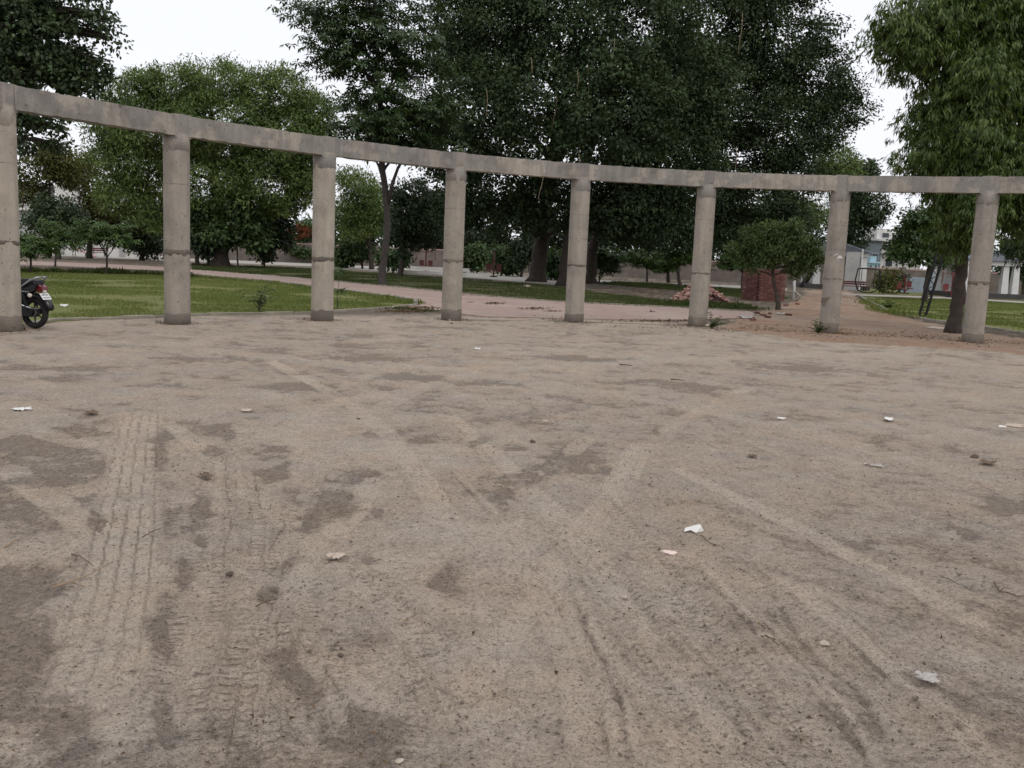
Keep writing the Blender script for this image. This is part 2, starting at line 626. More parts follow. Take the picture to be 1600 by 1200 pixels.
RED_P = pw([(1120, 512), (1160, 496), (1205, 484), (1232, 472), (1255, 462), (1262, 453), (1322, 453), (1350, 470), (1385, 488), (1480, 509), (1560, 523), (1700, 545), (1700, 560), (1500, 545), (1300, 534)])
LEFT_LAWN = pw([(-60, 520), (30, 511), (80, 502.5), (160, 499), (255, 495.5), (330, 492.5), (420, 491), (490, 489.5), (540, 486.5), (590, 482.5), (625, 479.5), (650, 477), (646, 473.5), (620, 469.5), (560, 461), (480, 450), (400, 441), (300, 432.5), (250, 429.5), (150, 426.5), (30, 423), (-60, 421)])
PATH_P = pw([(-60, 404), (30, 407.5), (150, 412), (250, 417), (300, 421), (420, 430), (500, 437), (600, 446.5), (690, 455), (760, 463), (880, 472), (1000, 478), (1080, 482), (1172, 487), (1182, 492), (1150, 497), (1080, 500), (1000, 500), (880, 498), (760, 495), (690, 488), (640, 481), (655, 477), (646, 472.5), (620, 468.5), (560, 459.5), (480, 447.5), (400, 437.5), (300, 428), (250, 424), (150, 418.5), (30, 413.5), (-60, 411)])
MID_LAWN = pw([(300, 422), (420, 431), (500, 438), (600, 447.5), (690, 456), (760, 464), (880, 473), (1000, 479), (1080, 483), (1165, 487.5), (1150, 480), (1050, 471.5), (1000, 465), (930, 455.5), (860, 447), (760, 438), (700, 434.5), (620, 429), (500, 420), (300, 412)])
BACK_LAWN = pw([(930, 443), (1000, 449), (1100, 457), (1190, 470), (1240, 466), (1160, 453), (1060, 445), (960, 440.5)])
RIGHT_LAWN = pw([(1372, 484), (1420, 495.5), (1480, 505.5), (1530, 512), (1600, 523), (1760, 552), (1800, 495), (1600, 474.5), (1500, 469), (1430, 466.5), (1350, 463.5), (1345, 468)])
FAR_LAWN = pw([(1345, 458.5), (1470, 463), (1640, 472), (1660, 456), (1500, 450), (1345, 446)])
TRACK_L = pw([(-60, 392), (60, 394), (300, 404), (490, 412), (690, 421), (730, 424.5), (885, 437), (878, 445.5), (730, 433.5), (690, 430), (490, 416.5), (300, 408.5), (60, 398.5), (-60, 395)])
TRACK_R = pw([(1290, 456), (1345, 460), (1470, 464), (1620, 472.5), (1625, 475), (1470, 466), (1345, 462), (1290, 458)])
TRACK_M = pw([(930, 437.5), (1180, 447.5), (1230, 451), (1230, 454), (1180, 451), (930, 440.5)])

# wheel tracks across the yard: pixel polyline, width in metres, kind
TRK = [
    ([(222, 640), (212, 700), (190, 850), (160, 985), (125, 1100)], .38, 'rib'),
    ([(180, 880), (150, 1010), (85, 1205)], .42, 'band'),
    ([(255, 655), (335, 720), (440, 810), (560, 905), (700, 1045), (840, 1205)], .17, 'band'),
    ([(335, 690), (345, 760), (325, 880), (285, 1040), (240, 1210)], .24, 'bar'),
    ([(415, 740), (415, 850), (395, 980), (360, 1210)], .20, 'bar'),
    ([(455, 770), (500, 720), (560, 665), (650, 610), (760, 575)], .26, 'band'),
    ([(450, 880), (420, 1000), (385, 1210)], .16, 'bar'),
    ([(560, 820), (525, 900), (505, 1000), (490, 1210)], .22, 'bar'),
    ([(1010, 695), (950, 790), (890, 870), (850, 960)], .20, 'band'),
    ([(690, 640), (780, 720), (860, 800), (925, 880), (1010, 1000), (1130, 1205)], .22, 'band'),
    ([(950, 880), (1030, 980), (1130, 1100), (1200, 1205)], .05, 'groove'),
    ([(1070, 865), (1130, 930), (1230, 1040), (1300, 1110), (1370, 1205)], .06, 'groove'),
    ([(1130, 860), (1195, 900), (1225, 960), (1275, 1025), (1330, 1070), (1390, 1170)], .07, 'groove'),
    ([(1090, 850), (1170, 890), (1215, 920), (1300, 990), (1420, 1100)], .09, 'bar'),
    ([(880, 900), (930, 1010), (1010, 1130), (1060, 1205)], .05, 'groove'),
    ([(1000, 900), (1080, 1000), (1180, 1110), (1260, 1205)], .28, 'bar'),
    ([(0, 720), (110, 800), (190, 860), (300, 930)], .22, 'band'),
    ([(0, 655), (120, 690), (260, 720)], .26, 'band'),
    ([(0, 770), (140, 760), (300, 700), (480, 640), (760, 585)], .3, 'band'),
    ([(560, 560), (800, 590), (1100, 640), (1600, 760)], .34, 'band'),
    ([(300, 545), (700, 575), (1100, 560), (1500, 548)], .5, 'band'),
    ([(610, 720), (630, 790)], .16, 'bar'), ([(370, 700), (385, 800), (380, 900)], .2, 'bar'), ([(500, 720), (470, 800), (430, 900)], .16, 'bar'),
    ([(640, 1000), (660, 1100), (650, 1210)], .12, 'bar'),
    ([(700, 730), (760, 800), (840, 900), (900, 1010), (960, 1205)], .05, 'groove'),
    ([(1330, 1010), (1400, 1090), (1500, 1205)], .16, 'bar'),
    ([(1500, 720), (1560, 760), (1620, 790)], .15, 'bar'),
]
# bare gravel showing through the dust: centre, half sizes in px, slant
TRK += [
    ([(560, 905), (700, 1045), (840, 1205)], .2, 'band'), ([(1000, 690), (930, 800), (860, 900), (760, 1060), (680, 1205)], .16, 'band'), ([(1120, 1205), (1010, 1040), (900, 880), (780, 740), (690, 650)], .1, 'bar'), ([(880, 700), (960, 800), (1070, 920), (1240, 1100), (1330, 1205)], .12, 'bar'), ([(1600, 1010), (1400, 900), (1200, 800), (1050, 730)], .16, 'band'), ([(1600, 880), (1400, 790), (1250, 720), (1100, 660)], .14, 'bar'),
    ([(980, 880), (1090, 960), (1200, 1060), (1330, 1205)], .16, 'band'), ([(760, 800), (850, 930), (900, 1060), (920, 1205)], .15, 'band'), ([(1180, 880), (1300, 960), (1450, 1080), (1560, 1205)], .14, 'band'),
    ([(1150, 930), (1240, 1020), (1320, 1120), (1370, 1205)], .03, 'groove'), ([(1010, 940), (1120, 1050), (1230, 1205)], .035, 'groove'), ([(900, 960), (960, 1080), (990, 1205)], .03, 'groove'), ([(1250, 900), (1350, 980), (1480, 1110), (1560, 1205)], .03, 'groove'),
    ([(620, 700), (560, 790), (500, 860), (430, 960)], .18, 'band'), ([(20, 900), (120, 850), (220, 800)], .14, 'band'), ([(540, 1205), (480, 1080), (430, 990)], .2, 'bar'), ([(700, 1205), (690, 1120), (640, 980), (560, 880)], .15, 'bar'),
    ([(960, 640), (880, 720), (800, 800)], .18, 'band'), ([(420, 560), (560, 640), (640, 720), (700, 820)], .2, 'band'), ([(1180, 600), (1060, 660), (980, 740)], .2, 'band'),
]
TRK.sort(key=lambda t: {'band': 0, 'groove': 1, 'bar': 2, 'rib': 3}[t[2]])
GRV_LATE = [(250, 708, 13, 34, 0), (316, 784, 20, 30, 0), (333, 703, 16, 8, 0), (353, 676, 14, 8, 0), (440, 702, 34, 9, .3), (427, 737, 26, 13, .2), (525, 788, 42, 22, .2), (485, 812, 16, 14, 0), (290, 897, 20, 34, 0), (313, 842, 13, 14, 0),
            (247, 985, 17, 38, -.2), (419, 922, 26, 18, 0), (455, 873, 24, 14, .2), (465, 1064, 34, 56, -.3), (572, 1160, 36, 34, 0), (580, 878, 18, 11, 0), (576, 737, 22, 9, 0), (70, 745, 50, 11, 0), (108, 705, 46, 14, 0), (150, 811, 13, 24, 0),
            (20, 1060, 78, 150, -.25), (30, 915, 80, 60, 0), (890, 722, 52, 17, .1), (745, 690, 14, 9, .2), (820, 745, 34, 14, .3), (380, 1180, 24, 30, 0), (255, 1110, 14, 40, -.1), (1580, 787, 34, 10, .1), (1512, 832, 14, 7, .1)]
GRV = [(40, 960, 95, 130, -.2), (60, 690, 110, 18, 0), (235, 700, 22, 45, .1), (105, 740, 80, 18, 0), (470, 1050, 42, 70, -.35), (465, 605, 60, 9, .05), (520, 790, 55, 32, 0), (318, 790, 20, 50, 0),
       (290, 880, 26, 45, .15), (900, 715, 62, 26, .05), (255, 1000, 22, 45, -.2), (640, 590, 70, 8, 0), (590, 560, 60, 5, 0), (700, 905, 30, 40, 0), (440, 885, 25, 22, 0), (560, 1120, 45, 40, -.2),
       (1580, 785, 36, 14, .1), (1512, 832, 14, 8, 0), (820, 760, 40, 24, .3), (690, 590, 40, 5, 0), (770, 600, 60, 6, 0), (1060, 600, 60, 6, 0), (430, 705, 45, 14, .1), (560, 740, 60, 20, 0),
       (340, 675, 18, 12, 0), (660, 690, 30, 12, .2), (1300, 840, 50, 12, .1), (120, 575, 90, 5, 0), (330, 560, 70, 5, 0), (920, 560, 70, 5, 0), (1250, 575, 70, 6, 0), (800, 700, 25, 10, .2), (380, 830, 16, 36, 0)]


def build_ground():
    nr, na = 860, 740
    inv = np.linspace(1 / 2.2, 1 / 230.0, nr)
    rr = 1 / inv
    u_ = np.linspace(-1, 1, na)
    aa = R(1) * (34 * u_ + 22 * u_ ** 7)
    Rg, Ag = np.meshgrid(rr, aa, indexing='ij')
    jit = (_h(np.arange(nr * na).reshape(nr, na), np.zeros((nr, na)), 5) - .5) * .0007
    x = (Rg * np.sin(Ag + jit)).ravel()
    y = (Rg * np.cos(Ag + jit)).ravel()
    r = np.hypot(x, y)
    near = np.exp(-((r / 22) ** 4))
    base = fbm(x * .55, y * .55, 5, 3)
    mid = fbm(x * 2.1, y * 2.1, 4, 11)
    fine = fbm(x * 9, y * 9, 3, 23)
    vf = fbm(x * 42, y * 42, 2, 31)
    calm = 1 - .7 * np.maximum(sstep(-.6, 1.0, x), sstep(7, 12, r))
    dust = .46 + calm * (.9 * (base - .5) + .9 * (mid - .5)) + .6 * (fine - .5) + (1 - calm) * .8 * (mid - .5) * sstep(.45, .6, fbm(x * .9, y * .3, 3, 77))
    z = (base - .5) * .05 * near + (mid - .5) * .018 + (fine - .5) * .012 + (vf - .5) * .010 * np.exp(-((r / 12) ** 4))
    # streaks dragged through the dust toward the lower right
    sx = (x * .78 + y * .62)
    sy = (-x * .62 + y * .78)
    stre = fbm(sx * 10, sy * .6, 3, 41)
    lowr = sstep(-1.0, 1.2, x) * sstep(9, 4, r)
    dust += lowr * (stre - .5) * .55
    dent = sstep(.58, .74, fbm(x * 2.6 + y * .8, y * 3.4, 4, 63)) * sstep(6.5, 10, r) * (1 - sstep(24, 30, r))
    dust -= dent * .26
    z -= dent * .016
    z += lowr * (stre - .5) * .022
    arcv, lugv, ribv = np.zeros_like(x), np.zeros_like(x), np.zeros_like(x)
    # explicit gravel patches
    for px, py, hx, hy, sl_ in GRV:
        c = G(px, py)
        ex = (G(px + hx, py) - G(px - hx, py)).length / 2
        ey = (G(px, py + hy) - G(px, py - hy)).length / 2
        u = (x - c.x)
        v = (y - c.y)
        d = c.xy.normalized()
        lon = u * d.x + v * d.y
        lat = u * d.y - v * d.x - lon * sl_
        q = np.sqrt((lat / ex) ** 2 + (lon / ey) ** 2) + (mid - .5) * 1.3 + (fine - .5) * .9
        k = (1 - sstep(.55, 1.3, q)) * .92
        dust = dust * (1 - k) + (.06 + .4 * (fine - .5) + .4 * (mid - .5)) * k
        z -= k * .006
    # tracks
    for pts, wd, kind in TRK:
        P = catmull([G(*p).xy for p in pts], 6)
        x0, y0 = P.min(0) - .5
        x1, y1 = P.max(0) + .5
        idx = np.nonzero((x > x0) & (x < x1) & (y > y0) & (y < y1) & (r < 30))[0]
        if not len(idx):
            continue
        X, Y = x[idx], y[idx]
        best = np.full(len(idx), 1e9)
        side = np.zeros(len(idx))
        arc = np.zeros(len(idx))
        L = 0
        for i in range(len(P) - 1):
            d = P[i + 1] - P[i]
            l = np.hypot(*d) + 1e-9
            tt = np.clip(((X - P[i][0]) * d[0] + (Y - P[i][1]) * d[1]) / l ** 2, 0, 1)
            dx, dy = X - P[i][0] - tt * d[0], Y - P[i][1] - tt * d[1]
            ds = dx * dx + dy * dy
            m_ = ds < best
            best[m_] = ds[m_]
            side[m_] = np.sign(d[0] * dy[m_] - d[1] * dx[m_])
            arc[m_] = L + tt[m_] * l
            L += l
        dd = np.sqrt(best)
        wob = (mid[idx] - .5) * (.05 if kind != 'rib' else .015) + (fine[idx] - .5) * .02
        s = dd * side + wob
        q = np.abs(s) / (wd / 2)
        brk = sstep(.28, .5, fbm(arc * 1.3, arc * 0 + wd * 91, 3, 51))      # tracks fade in and out
        fade = sstep(0, .4, arc) * sstep(-.05, .25, L - arc) * (.5 + .5 * brk)
        inb = (1 - sstep(.80, 1.10, q + (fine[idx] - .5) * .3)) * fade * np.clip(.92 + 1.0 * (fine[idx] - .5), 0, 1)
        if kind in ('band', 'rib', 'bar'):
            tgt = (1.08 if r[idx].min() < 5 else .74) if kind != 'bar' else .72
            dust[idx] = dust[idx] * (1 - .8 * inb) + (tgt + .5 * (fine[idx] - .5)) * .8 * inb
            z[idx] -= inb * .007
            edge = np.exp(-((q - 1.12) / .12) ** 2) * fade
            z[idx] += edge * .006
        lugv[idx] *= 1 - inb
        ribv[idx] *= 1 - inb
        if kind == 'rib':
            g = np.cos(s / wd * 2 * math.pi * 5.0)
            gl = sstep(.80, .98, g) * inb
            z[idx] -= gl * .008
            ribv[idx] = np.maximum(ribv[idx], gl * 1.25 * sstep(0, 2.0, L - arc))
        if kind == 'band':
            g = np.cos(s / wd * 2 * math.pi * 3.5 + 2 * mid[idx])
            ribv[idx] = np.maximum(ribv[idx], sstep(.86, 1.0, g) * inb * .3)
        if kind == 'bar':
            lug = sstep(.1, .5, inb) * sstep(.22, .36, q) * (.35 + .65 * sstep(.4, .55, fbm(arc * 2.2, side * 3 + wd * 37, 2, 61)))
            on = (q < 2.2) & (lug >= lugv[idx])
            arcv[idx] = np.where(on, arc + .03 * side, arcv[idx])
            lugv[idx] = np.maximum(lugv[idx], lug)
            z[idx] -= inb * (1 - sstep(.2, .35, q)) * .006
        if kind == 'groove':
            gq = np.exp(-((s + .02 * (vf[idx] - .5)) / (wd * .22)) ** 2) * fade
            z[idx] -= gq * .007
            dust[idx] -= gq * .30 * brk  # groove shading also put into the colour, through less dust
            eq = np.exp(-((s - wd * .75) / (wd * .45)) ** 2) * fade
            z[idx] += eq * .005
            dust[idx] += eq * .3
    for px, py, hx, hy, sl_ in GRV_LATE:
        c = G(px, py)
        ex = (G(px + hx, py) - G(px - hx, py)).length / 2
        ey = (G(px, py + hy) - G(px, py - hy)).length / 2
        d = c.xy.normalized()
        u, v = x - c.x, y - c.y
        lon = u * d.x + v * d.y
        lat = u * d.y - v * d.x - lon * sl_
        q = np.sqrt((lat / ex) ** 2 + (lon / ey) ** 2) + (mid - .5) * 1.1 + (fine - .5) * 1.0
        k = (1 - sstep(.65, 1.25, q)) * .8
        dust = dust * (1 - k) + (.04 + .3 * (fine - .5)) * k
        lugv *= 1 - k
        z -= k * .005
    # ring between yard and park, red path, soil
    wx, wy = x + (mid - .5) * 1.6 + (fine - .5) * .7, y + (base - .5) * 1.8 + (mid - .5) * 1.2
    rc = np.hypot(wx - cx_, wy - cy_)
    outside = sstep(RING + 1.0, RING + 2.6, rc)
    red = np.zeros_like(x)
    red[in_poly(wx, wy, RED_P)] = 1
    side_r = sstep(3.5, 8.5, wx) * sstep(RING - 1.6, RING + .3, rc)
    soil = np.clip(outside * (1 - red * 1.0) * (.75 + .5 * (mid - .5)) + .75 * side_r * (1 - .75 * red) * sstep(.42, .6, fine * .5 + mid * .5), 0, 1)
    red = np.clip(red * (.30 + 1.1 * (mid - .15) + .8 * (base - .5)), 0, 1)
    dust = np.clip(dust, 0, 1)
    z = z * (1 - .75 * outside)
    V = np.stack([x, y, z - .004], 1)
    i, j = np.meshgrid(np.arange(nr - 1), np.arange(na - 1), indexing='ij')
    a = (i * na + j).ravel()
    F = np.stack([a, a + na, a + na + 1, a + 1], 1)
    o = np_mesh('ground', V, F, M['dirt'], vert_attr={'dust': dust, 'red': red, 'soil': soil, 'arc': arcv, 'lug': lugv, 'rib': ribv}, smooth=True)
    tag(o, kind='structure')


build_ground()
terr = MB()
terr.lathe([(.01, -.12), (60, -.12), (400, -.12), (3000, -.12)], 48, cap=False)
tag(terr.build('terrain', M['terrain']), kind='structure')


def sheet(name, P, mat, z, seed=0):
    """a thin slab laid on the ground with slightly ragged edges"""
    rng = np.random.default_rng(seed + len(P))
    Q = []
    for i in range(len(P)):
        a, b = np.array(P[i]), np.array(P[(i + 1) % len(P)])
        n = max(1, int(np.hypot(*(b - a)) / .9))
        for k in range(n):
            Q.append(a + (b - a) * k / n + rng.normal(0, .045, 2))
    me = bpy.data.meshes.new(name)
    bm = bmesh.new()
    f = bm.faces.new([bm.verts.new((p[0], p[1], z)) for p in Q])
    bm.normal_update()
    if f.normal.z < 0:
        f.normal_flip()
    ex = bmesh.ops.extrude_face_region(bm, geom=[f])
    nf = [g for g in ex['geom'] if isinstance(g, bmesh.types.BMFace)][0]
    for v in nf.verts:
        v.co.z = z
    for v in list(bm.verts):
        if v not in nf.verts[:]:
            v.co.z = z - .08
    for g in [g for g in bm.faces if g != nf and abs(g.normal.z) > .5]:
        bm.faces.remove(g)
    bmesh.ops.triangulate(bm, faces=[g for g in bm.faces if len(g.verts) > 4])
    bmesh.ops.recalc_face_normals(bm, faces=bm.faces[:])
    up = sum(g.normal.z * g.calc_area() for g in bm.faces)
    if up < 0:
        bmesh.ops.reverse_faces(bm, faces=bm.faces[:])
    bm.to_mesh(me)
    bm.free()
    me.materials.append(mat)
    o = bpy.data.objects.new(name, me)
    return tag(link(o), kind='structure')


sheet('pale_track', TRACK_L, M['pale_track'], .010)
sheet('pale_track', TRACK_R, M['pale_track'], .010)
sheet('pale_track', TRACK_M, M['pale_track'], .010)
sheet('lawn', LEFT_LAWN, M['lawn_sun'], .014)
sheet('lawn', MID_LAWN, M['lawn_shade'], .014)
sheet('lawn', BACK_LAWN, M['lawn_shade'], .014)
sheet('lawn', RIGHT_LAWN, M['lawn_sun'], .014)
sheet('lawn', FAR_LAWN, M['lawn_sun'], .014)
sheet('paved_path', PATH_P, M['paver'], .018)


def grass(P, n, mat, hgt, seed, wid=.02):
    rng = np.random.default_rng(seed)
    P = np.array(P)
    lo, hi = P.min(0), P.max(0)
    pts = np.zeros((0, 2))
    # denser near the camera
    while len(pts) < n:
        q = rng.uniform(lo, hi, (n * 3, 2))
        d = np.hypot(q[:, 0], q[:, 1])
        q = q[(rng.random(len(q)) < np.clip((26 / d) ** 1.6, .05, 1)) & (fbm(q[:, 0] * .55, q[:, 1] * .55, 3, 19) + rng.normal(0, .05, len(q)) > .42) & in_poly(q[:, 0], q[:, 1], P)]
        pts = np.concatenate([pts, q])
    pts = pts[:n]
    d = np.hypot(pts[:, 0], pts[:, 1])
    k = np.clip(d / 26, 1, 4)
    a = rng.uniform(0, 2 * math.pi, n)
    h = hgt * rng.uniform(.5, 1.4, n) * (.6 + .8 * vnoise(pts[:, 0] * .8, pts[:, 1] * .8, 3))
    lean = rng.normal(0, .5, (n, 2)) * h[:, None]
    wv = np.stack([np.cos(a), np.sin(a)], 1) * (wid * k)[:, None]
    zz = np.full(n, .012)
    v0 = np.column_stack([pts - wv / 2, zz])
    v1 = np.column_stack([pts + wv / 2, zz])
    v2 = np.column_stack([pts + lean, zz + h])
    V = np.stack([v0, v1, v2], 1).reshape(-1, 3)
    tint = np.clip(.55 * fbm(pts[:, 0] * .25, pts[:, 1] * .25, 3, 5) * 1.6 - .2 + rng.random(n) * .5, 0, 1)
    o = np_mesh('grass', V, np.arange(3 * n).reshape(n, 3), mat, face_attr={'tint': tint})
    return o


tag(grass(LEFT_LAWN, 60000, M['blade_sun'], .06, 1), 'short mown yellow-green grass of the left lawn', 'grass', kind='stuff')
tag(grass(MID_LAWN, 40000, M['blade_shade'], .07, 2), 'grass with painted-in tree shade between the pink path and the big trees', 'grass', kind='stuff')
tag(grass(RIGHT_LAWN, 40000, M['blade_sun'], .06, 3), 'light green grass of the lawn behind the rightmost column', 'grass', kind='stuff')
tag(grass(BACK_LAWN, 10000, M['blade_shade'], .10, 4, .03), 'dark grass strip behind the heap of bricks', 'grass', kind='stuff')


# kerbs: stones laid end to end
def kerb(pts_world, name, wd=.13, hgt=.06, ln=.75, mat='kerb', sink=.03):
    P = catmull(pts_world, 14)
    root = tag(empty(name), kind='structure')
    seg = np.hypot(*np.diff(P, axis=0).T)
    cum = np.concatenate([[0], np.cumsum(seg)])
    L = cum[-1]
    n = max(1, int(L / ln))
    mb = MB().box((0, 0, hgt / 2 - sink), (L / n - .012, wd, hgt + sink * 2))
    me = mb.mesh('kerb_stone', M[mat])
    rng = random.Random(len(pts_world))
    for i in range(n):
        s = (i + .5) * L / n
        p = np.array([np.interp(s, cum, P[:, k]) for k in (0, 1)])
        q = np.array([np.interp(s + .1, cum, P[:, k]) for k in (0, 1)])
        a = math.atan2(q[1] - p[1], q[0] - p[0])
        o = bpy.data.objects.new('kerb_stone', me)
        o.location = (p[0], p[1], rng.uniform(-.008, .008))
        o.rotation_euler = (rng.uniform(-.03, .03), rng.uniform(-.006, .006), a + rng.uniform(-.012, .012))
        link(o, root)
    return root


kerb(LEFT_LAWN[1:12], 'lawn_kerb', .14, .05)
kerb(pw([(300, 432), (400, 440.2), (480, 449.2), (560, 460.2), (620, 468.8), (646, 473), (650, 476.5)]), 'path_kerb', .13, .13)
kerb(pw([(30, 422.5), (150, 426), (250, 429), (300, 432)]), 'path_kerb', .2, .22, 1.2, 'damp')
kerb(pw([(500, 437.5), (600, 447), (690, 455.5), (760, 463.5), (880, 472.5), (1000, 478.5), (1080, 482.5), (1165, 487.2)]), 'path_kerb', .12, .06)
kerb(RIGHT_LAWN[0:6], 'lawn_kerb', .14, .08)
kerb(pw([(1340, 463), (1360, 474), (1376, 482), (1386, 488)]), 'lawn_kerb', .14, .12)
kerb([ringpt(a, RING - .02).xy for a in np.linspace(angs[3] - .03, angs[5] + .02, 12)], 'yard_kerb', .1, .02, 1.2)


# ------------------------------------------------------------------ colonnade
def shaft_mesh(seed):
    rng = np.random.default_rng(seed)
    n = 36
    zs = np.concatenate([np.linspace(-.08, 3.78, 60)])
    V = []
    for z in zs:
        for k in range(n):
            a = 2 * math.pi * k / n
            r = RC + .006 * (vnoise(np.array([a * 2 + seed]), np.array([z * .8]), seed)[0] - .5) + .004 * (vnoise(np.array([a * 9]), np.array([z * 7 + seed]), seed)[0] - .5)
            V.append((r * math.cos(a), r * math.sin(a), z))
    F = []
    m = len(zs)
    for i in range(m - 1):
        for k in range(n):
            k2 = (k + 1) % n
            F.append((i * n + k, i * n + k2, (i + 1) * n + k2, (i + 1) * n + k))
    return V, F


def ragged_ring(r, z0, z1, seed, top=.04, bot=.0, n=40, thick=.012):
    """a thin rough coat round the shaft with an uneven edge"""
    mb = MB()
    V = []
    for k in range(n):
        a = 2 * math.pi * k / n
        t = (fbm(np.array([a * 2.3 + seed]), np.array([seed * 1.7]), 3, seed)[0] - .5) * 2
        b = (fbm(np.array([a * 2.9 - seed]), np.array([seed * 2.7]), 3, seed + 9)[0] - .5) * 2
        rr = r + thick * (.6 + .6 * vnoise(np.array([a * 5]), np.array([seed * 3.1]), seed)[0])
        c, s = math.cos(a), math.sin(a)
        zl, zh = z0 + b * bot, z1 + t * top
        zm = (zl + zh) / 2
        V += [(r * .97 * c, r * .97 * s, zl), (rr * c, rr * s, zl + .008), (rr * c * 1.003, rr * s * 1.003, zm), (rr * c, rr * s, zh - .008), (r * .97 * c, r * .97 * s, zh)]
    F = []
    for k in range(n):
        k2 = (k + 1) % n
        for j in range(4):
            F.append((k * 5 + j, k2 * 5 + j, k2 * 5 + j + 1, k * 5 + j + 1))
    return mb.add(V, F)


def rough_block(L, W, H, seed, amp=.006, nx=24, chip=.012):
    """box subdivided along x with slightly wandering, chipped arrises"""
    rng = random.Random(seed)
    V, F = [], []
    sec = [(-W / 2, -H / 2), (-W / 2, -H / 6), (-W / 2, H / 6), (-W / 2, H / 2), (-W / 6, H / 2), (W / 6, H / 2), (W / 2, H / 2), (W / 2, 0), (W / 2, -H / 2), (0, -H / 2)]
    m = len(sec)
    for i in range(nx + 1):
        x = -L / 2 + L * i / nx
        for (y, z) in sec:
            e = abs(abs(y) - W / 2) < 1e-6 and abs(abs(z) - H / 2) < 1e-6
            k = 1 - (rng.random() ** 4) * chip / min(W, H) * 2 if e else 1
            V.append((x, y * k + rng.uniform(-amp, amp) * .5, z * k + rng.uniform(-amp, amp)))
    for i in range(nx):
        for j in range(m):
            j2 = (j + 1) % m
            F.append((i * m + j, i * m + j2, (i + 1) * m + j2, (i + 1) * m + j))
    F.append(tuple(range(m)))
    F.append(tuple(nx * m + j for j in range(m - 1, -1, -1)))
    return MB().add(V, F)


colonnade = empty('colonnade', CEN)
tag(colonnade, 'curved concrete colonnade of round columns under a flat ring beam along the dirt yard', 'colonnade')
allang = [angs[0] + dth] + angs + [angs[-1] - dth]
BW, BH, HW = .30, .40, .36
col_parts = []
for ci, a in enumerate(allang):
    p = colpt(a) - CEN
    inw = Vector((-math.cos(a), -math.sin(a), 0))
    V, F = shaft_mesh(10 + ci)
    c = MB().add(V, F).build('column', M['column'], colonnade, True)
    c.location = p
    c.rotation_euler = (0, 0, a + math.pi)       # local +x looks inward
    col_parts.append(c)
    hd = rough_block(.40, HW, .46, 60 + ci, .004, 8)
    h_ = hd.build('column_head', M['head'], c)
    h_.location = (RC - .03 - .20, 0, HCOL - .23)
    ragged_ring(RC, 3.42, 3.75, 20 + ci, .005, .035, thick=.002).build('head_collar', M['head'], c, True)
    ragged_ring(RC, -.06, .25 + .03 * math.sin(ci * 2.1), 40 + ci, .035, 0, thick=.006).build('foot_band', M['damp'], c, True)
    js = [(1.47 + .05 * math.sin(ci * 1.7), (.03, .04, .075, .06, .05, .028, .03, .022, .06, .05)[ci]), (2.80 + .05 * math.cos(ci), .008), (2.2 if ci in (5, 7) else 3.1, .006)]
    for k, (jz, jw) in enumerate(js[: 3 if ci in (5, 7, 8) else 2]):
        ragged_ring(RC, jz - jw, jz + jw * .6, 70 + ci * 3 + k, .02 if jw > .02 else .004, .07 if jw > .02 else .004, thick=.0035 if jw > .02 else .0025).build('cold_joint', M['joint'], c, True)
for i in range(len(allang) - 1):
    p0, p1 = colpt(allang[i]), colpt(allang[i + 1])
    am = (allang[i] + allang[i + 1]) / 2
    d = p1 - p0
    L = d.length - HW + .05
    off = RC - .04 - BW / 2
    # the chord sits inside the ring; push it so its inner face runs from head to head
    c = (p0 + p1) / 2 + Vector((-math.cos(am), -math.sin(am), 0)) * off
    b = rough_block(L, BW, BH, 90 + i, .004, 30).build('beam', M['beam'], colonnade)
    b.location = Vector((c.x, c.y, HCOL - .018 - BH / 2)) - CEN
    b.rotation_euler = (0, 0, math.atan2(d.y, d.x))
colonnade_cols = col_parts


def on_shaft(col, px, py, r):
    """angle and height on a column where the photo's pixel falls"""
    P = col.location + CEN
    d = ray(px, py)
    o = Vector((CAM.x - P.x, CAM.y - P.y))
    dd = Vector((d.x, d.y))
    A, B, C = dd.dot(dd), o.dot(dd), o.dot(o) - r * r
    q = max(0, B * B - A * C)
    t = (-B - math.sqrt(q)) / A
    h = CAM + d * t
    return math.atan2(h.y - P.y, h.x - P.x) - col.rotation_euler.z, h.z


def shaft_strip(col, px_pts, wid, mat, name):
    V, F = [], []
    r = RC + .009
    for i, p in enumerate(px_pts):
        a, z = on_shaft(col, p[0], p[1], r)
        ww = wid * (p[2] if len(p) > 2 else 1)
        for s in (-1, 1):
            for rr in (r - .006, r):
                V.append((rr * math.cos(a), rr * math.sin(a), z + s * ww / 2))
    for i in range(len(px_pts) - 1):
        b = i * 4
        for k0, k1 in ((0, 1), (1, 3), (3, 2), (2, 0)):
            F.append((b + k0, b + k1, b + 4 + k1, b + 4 + k0))
    return V, F


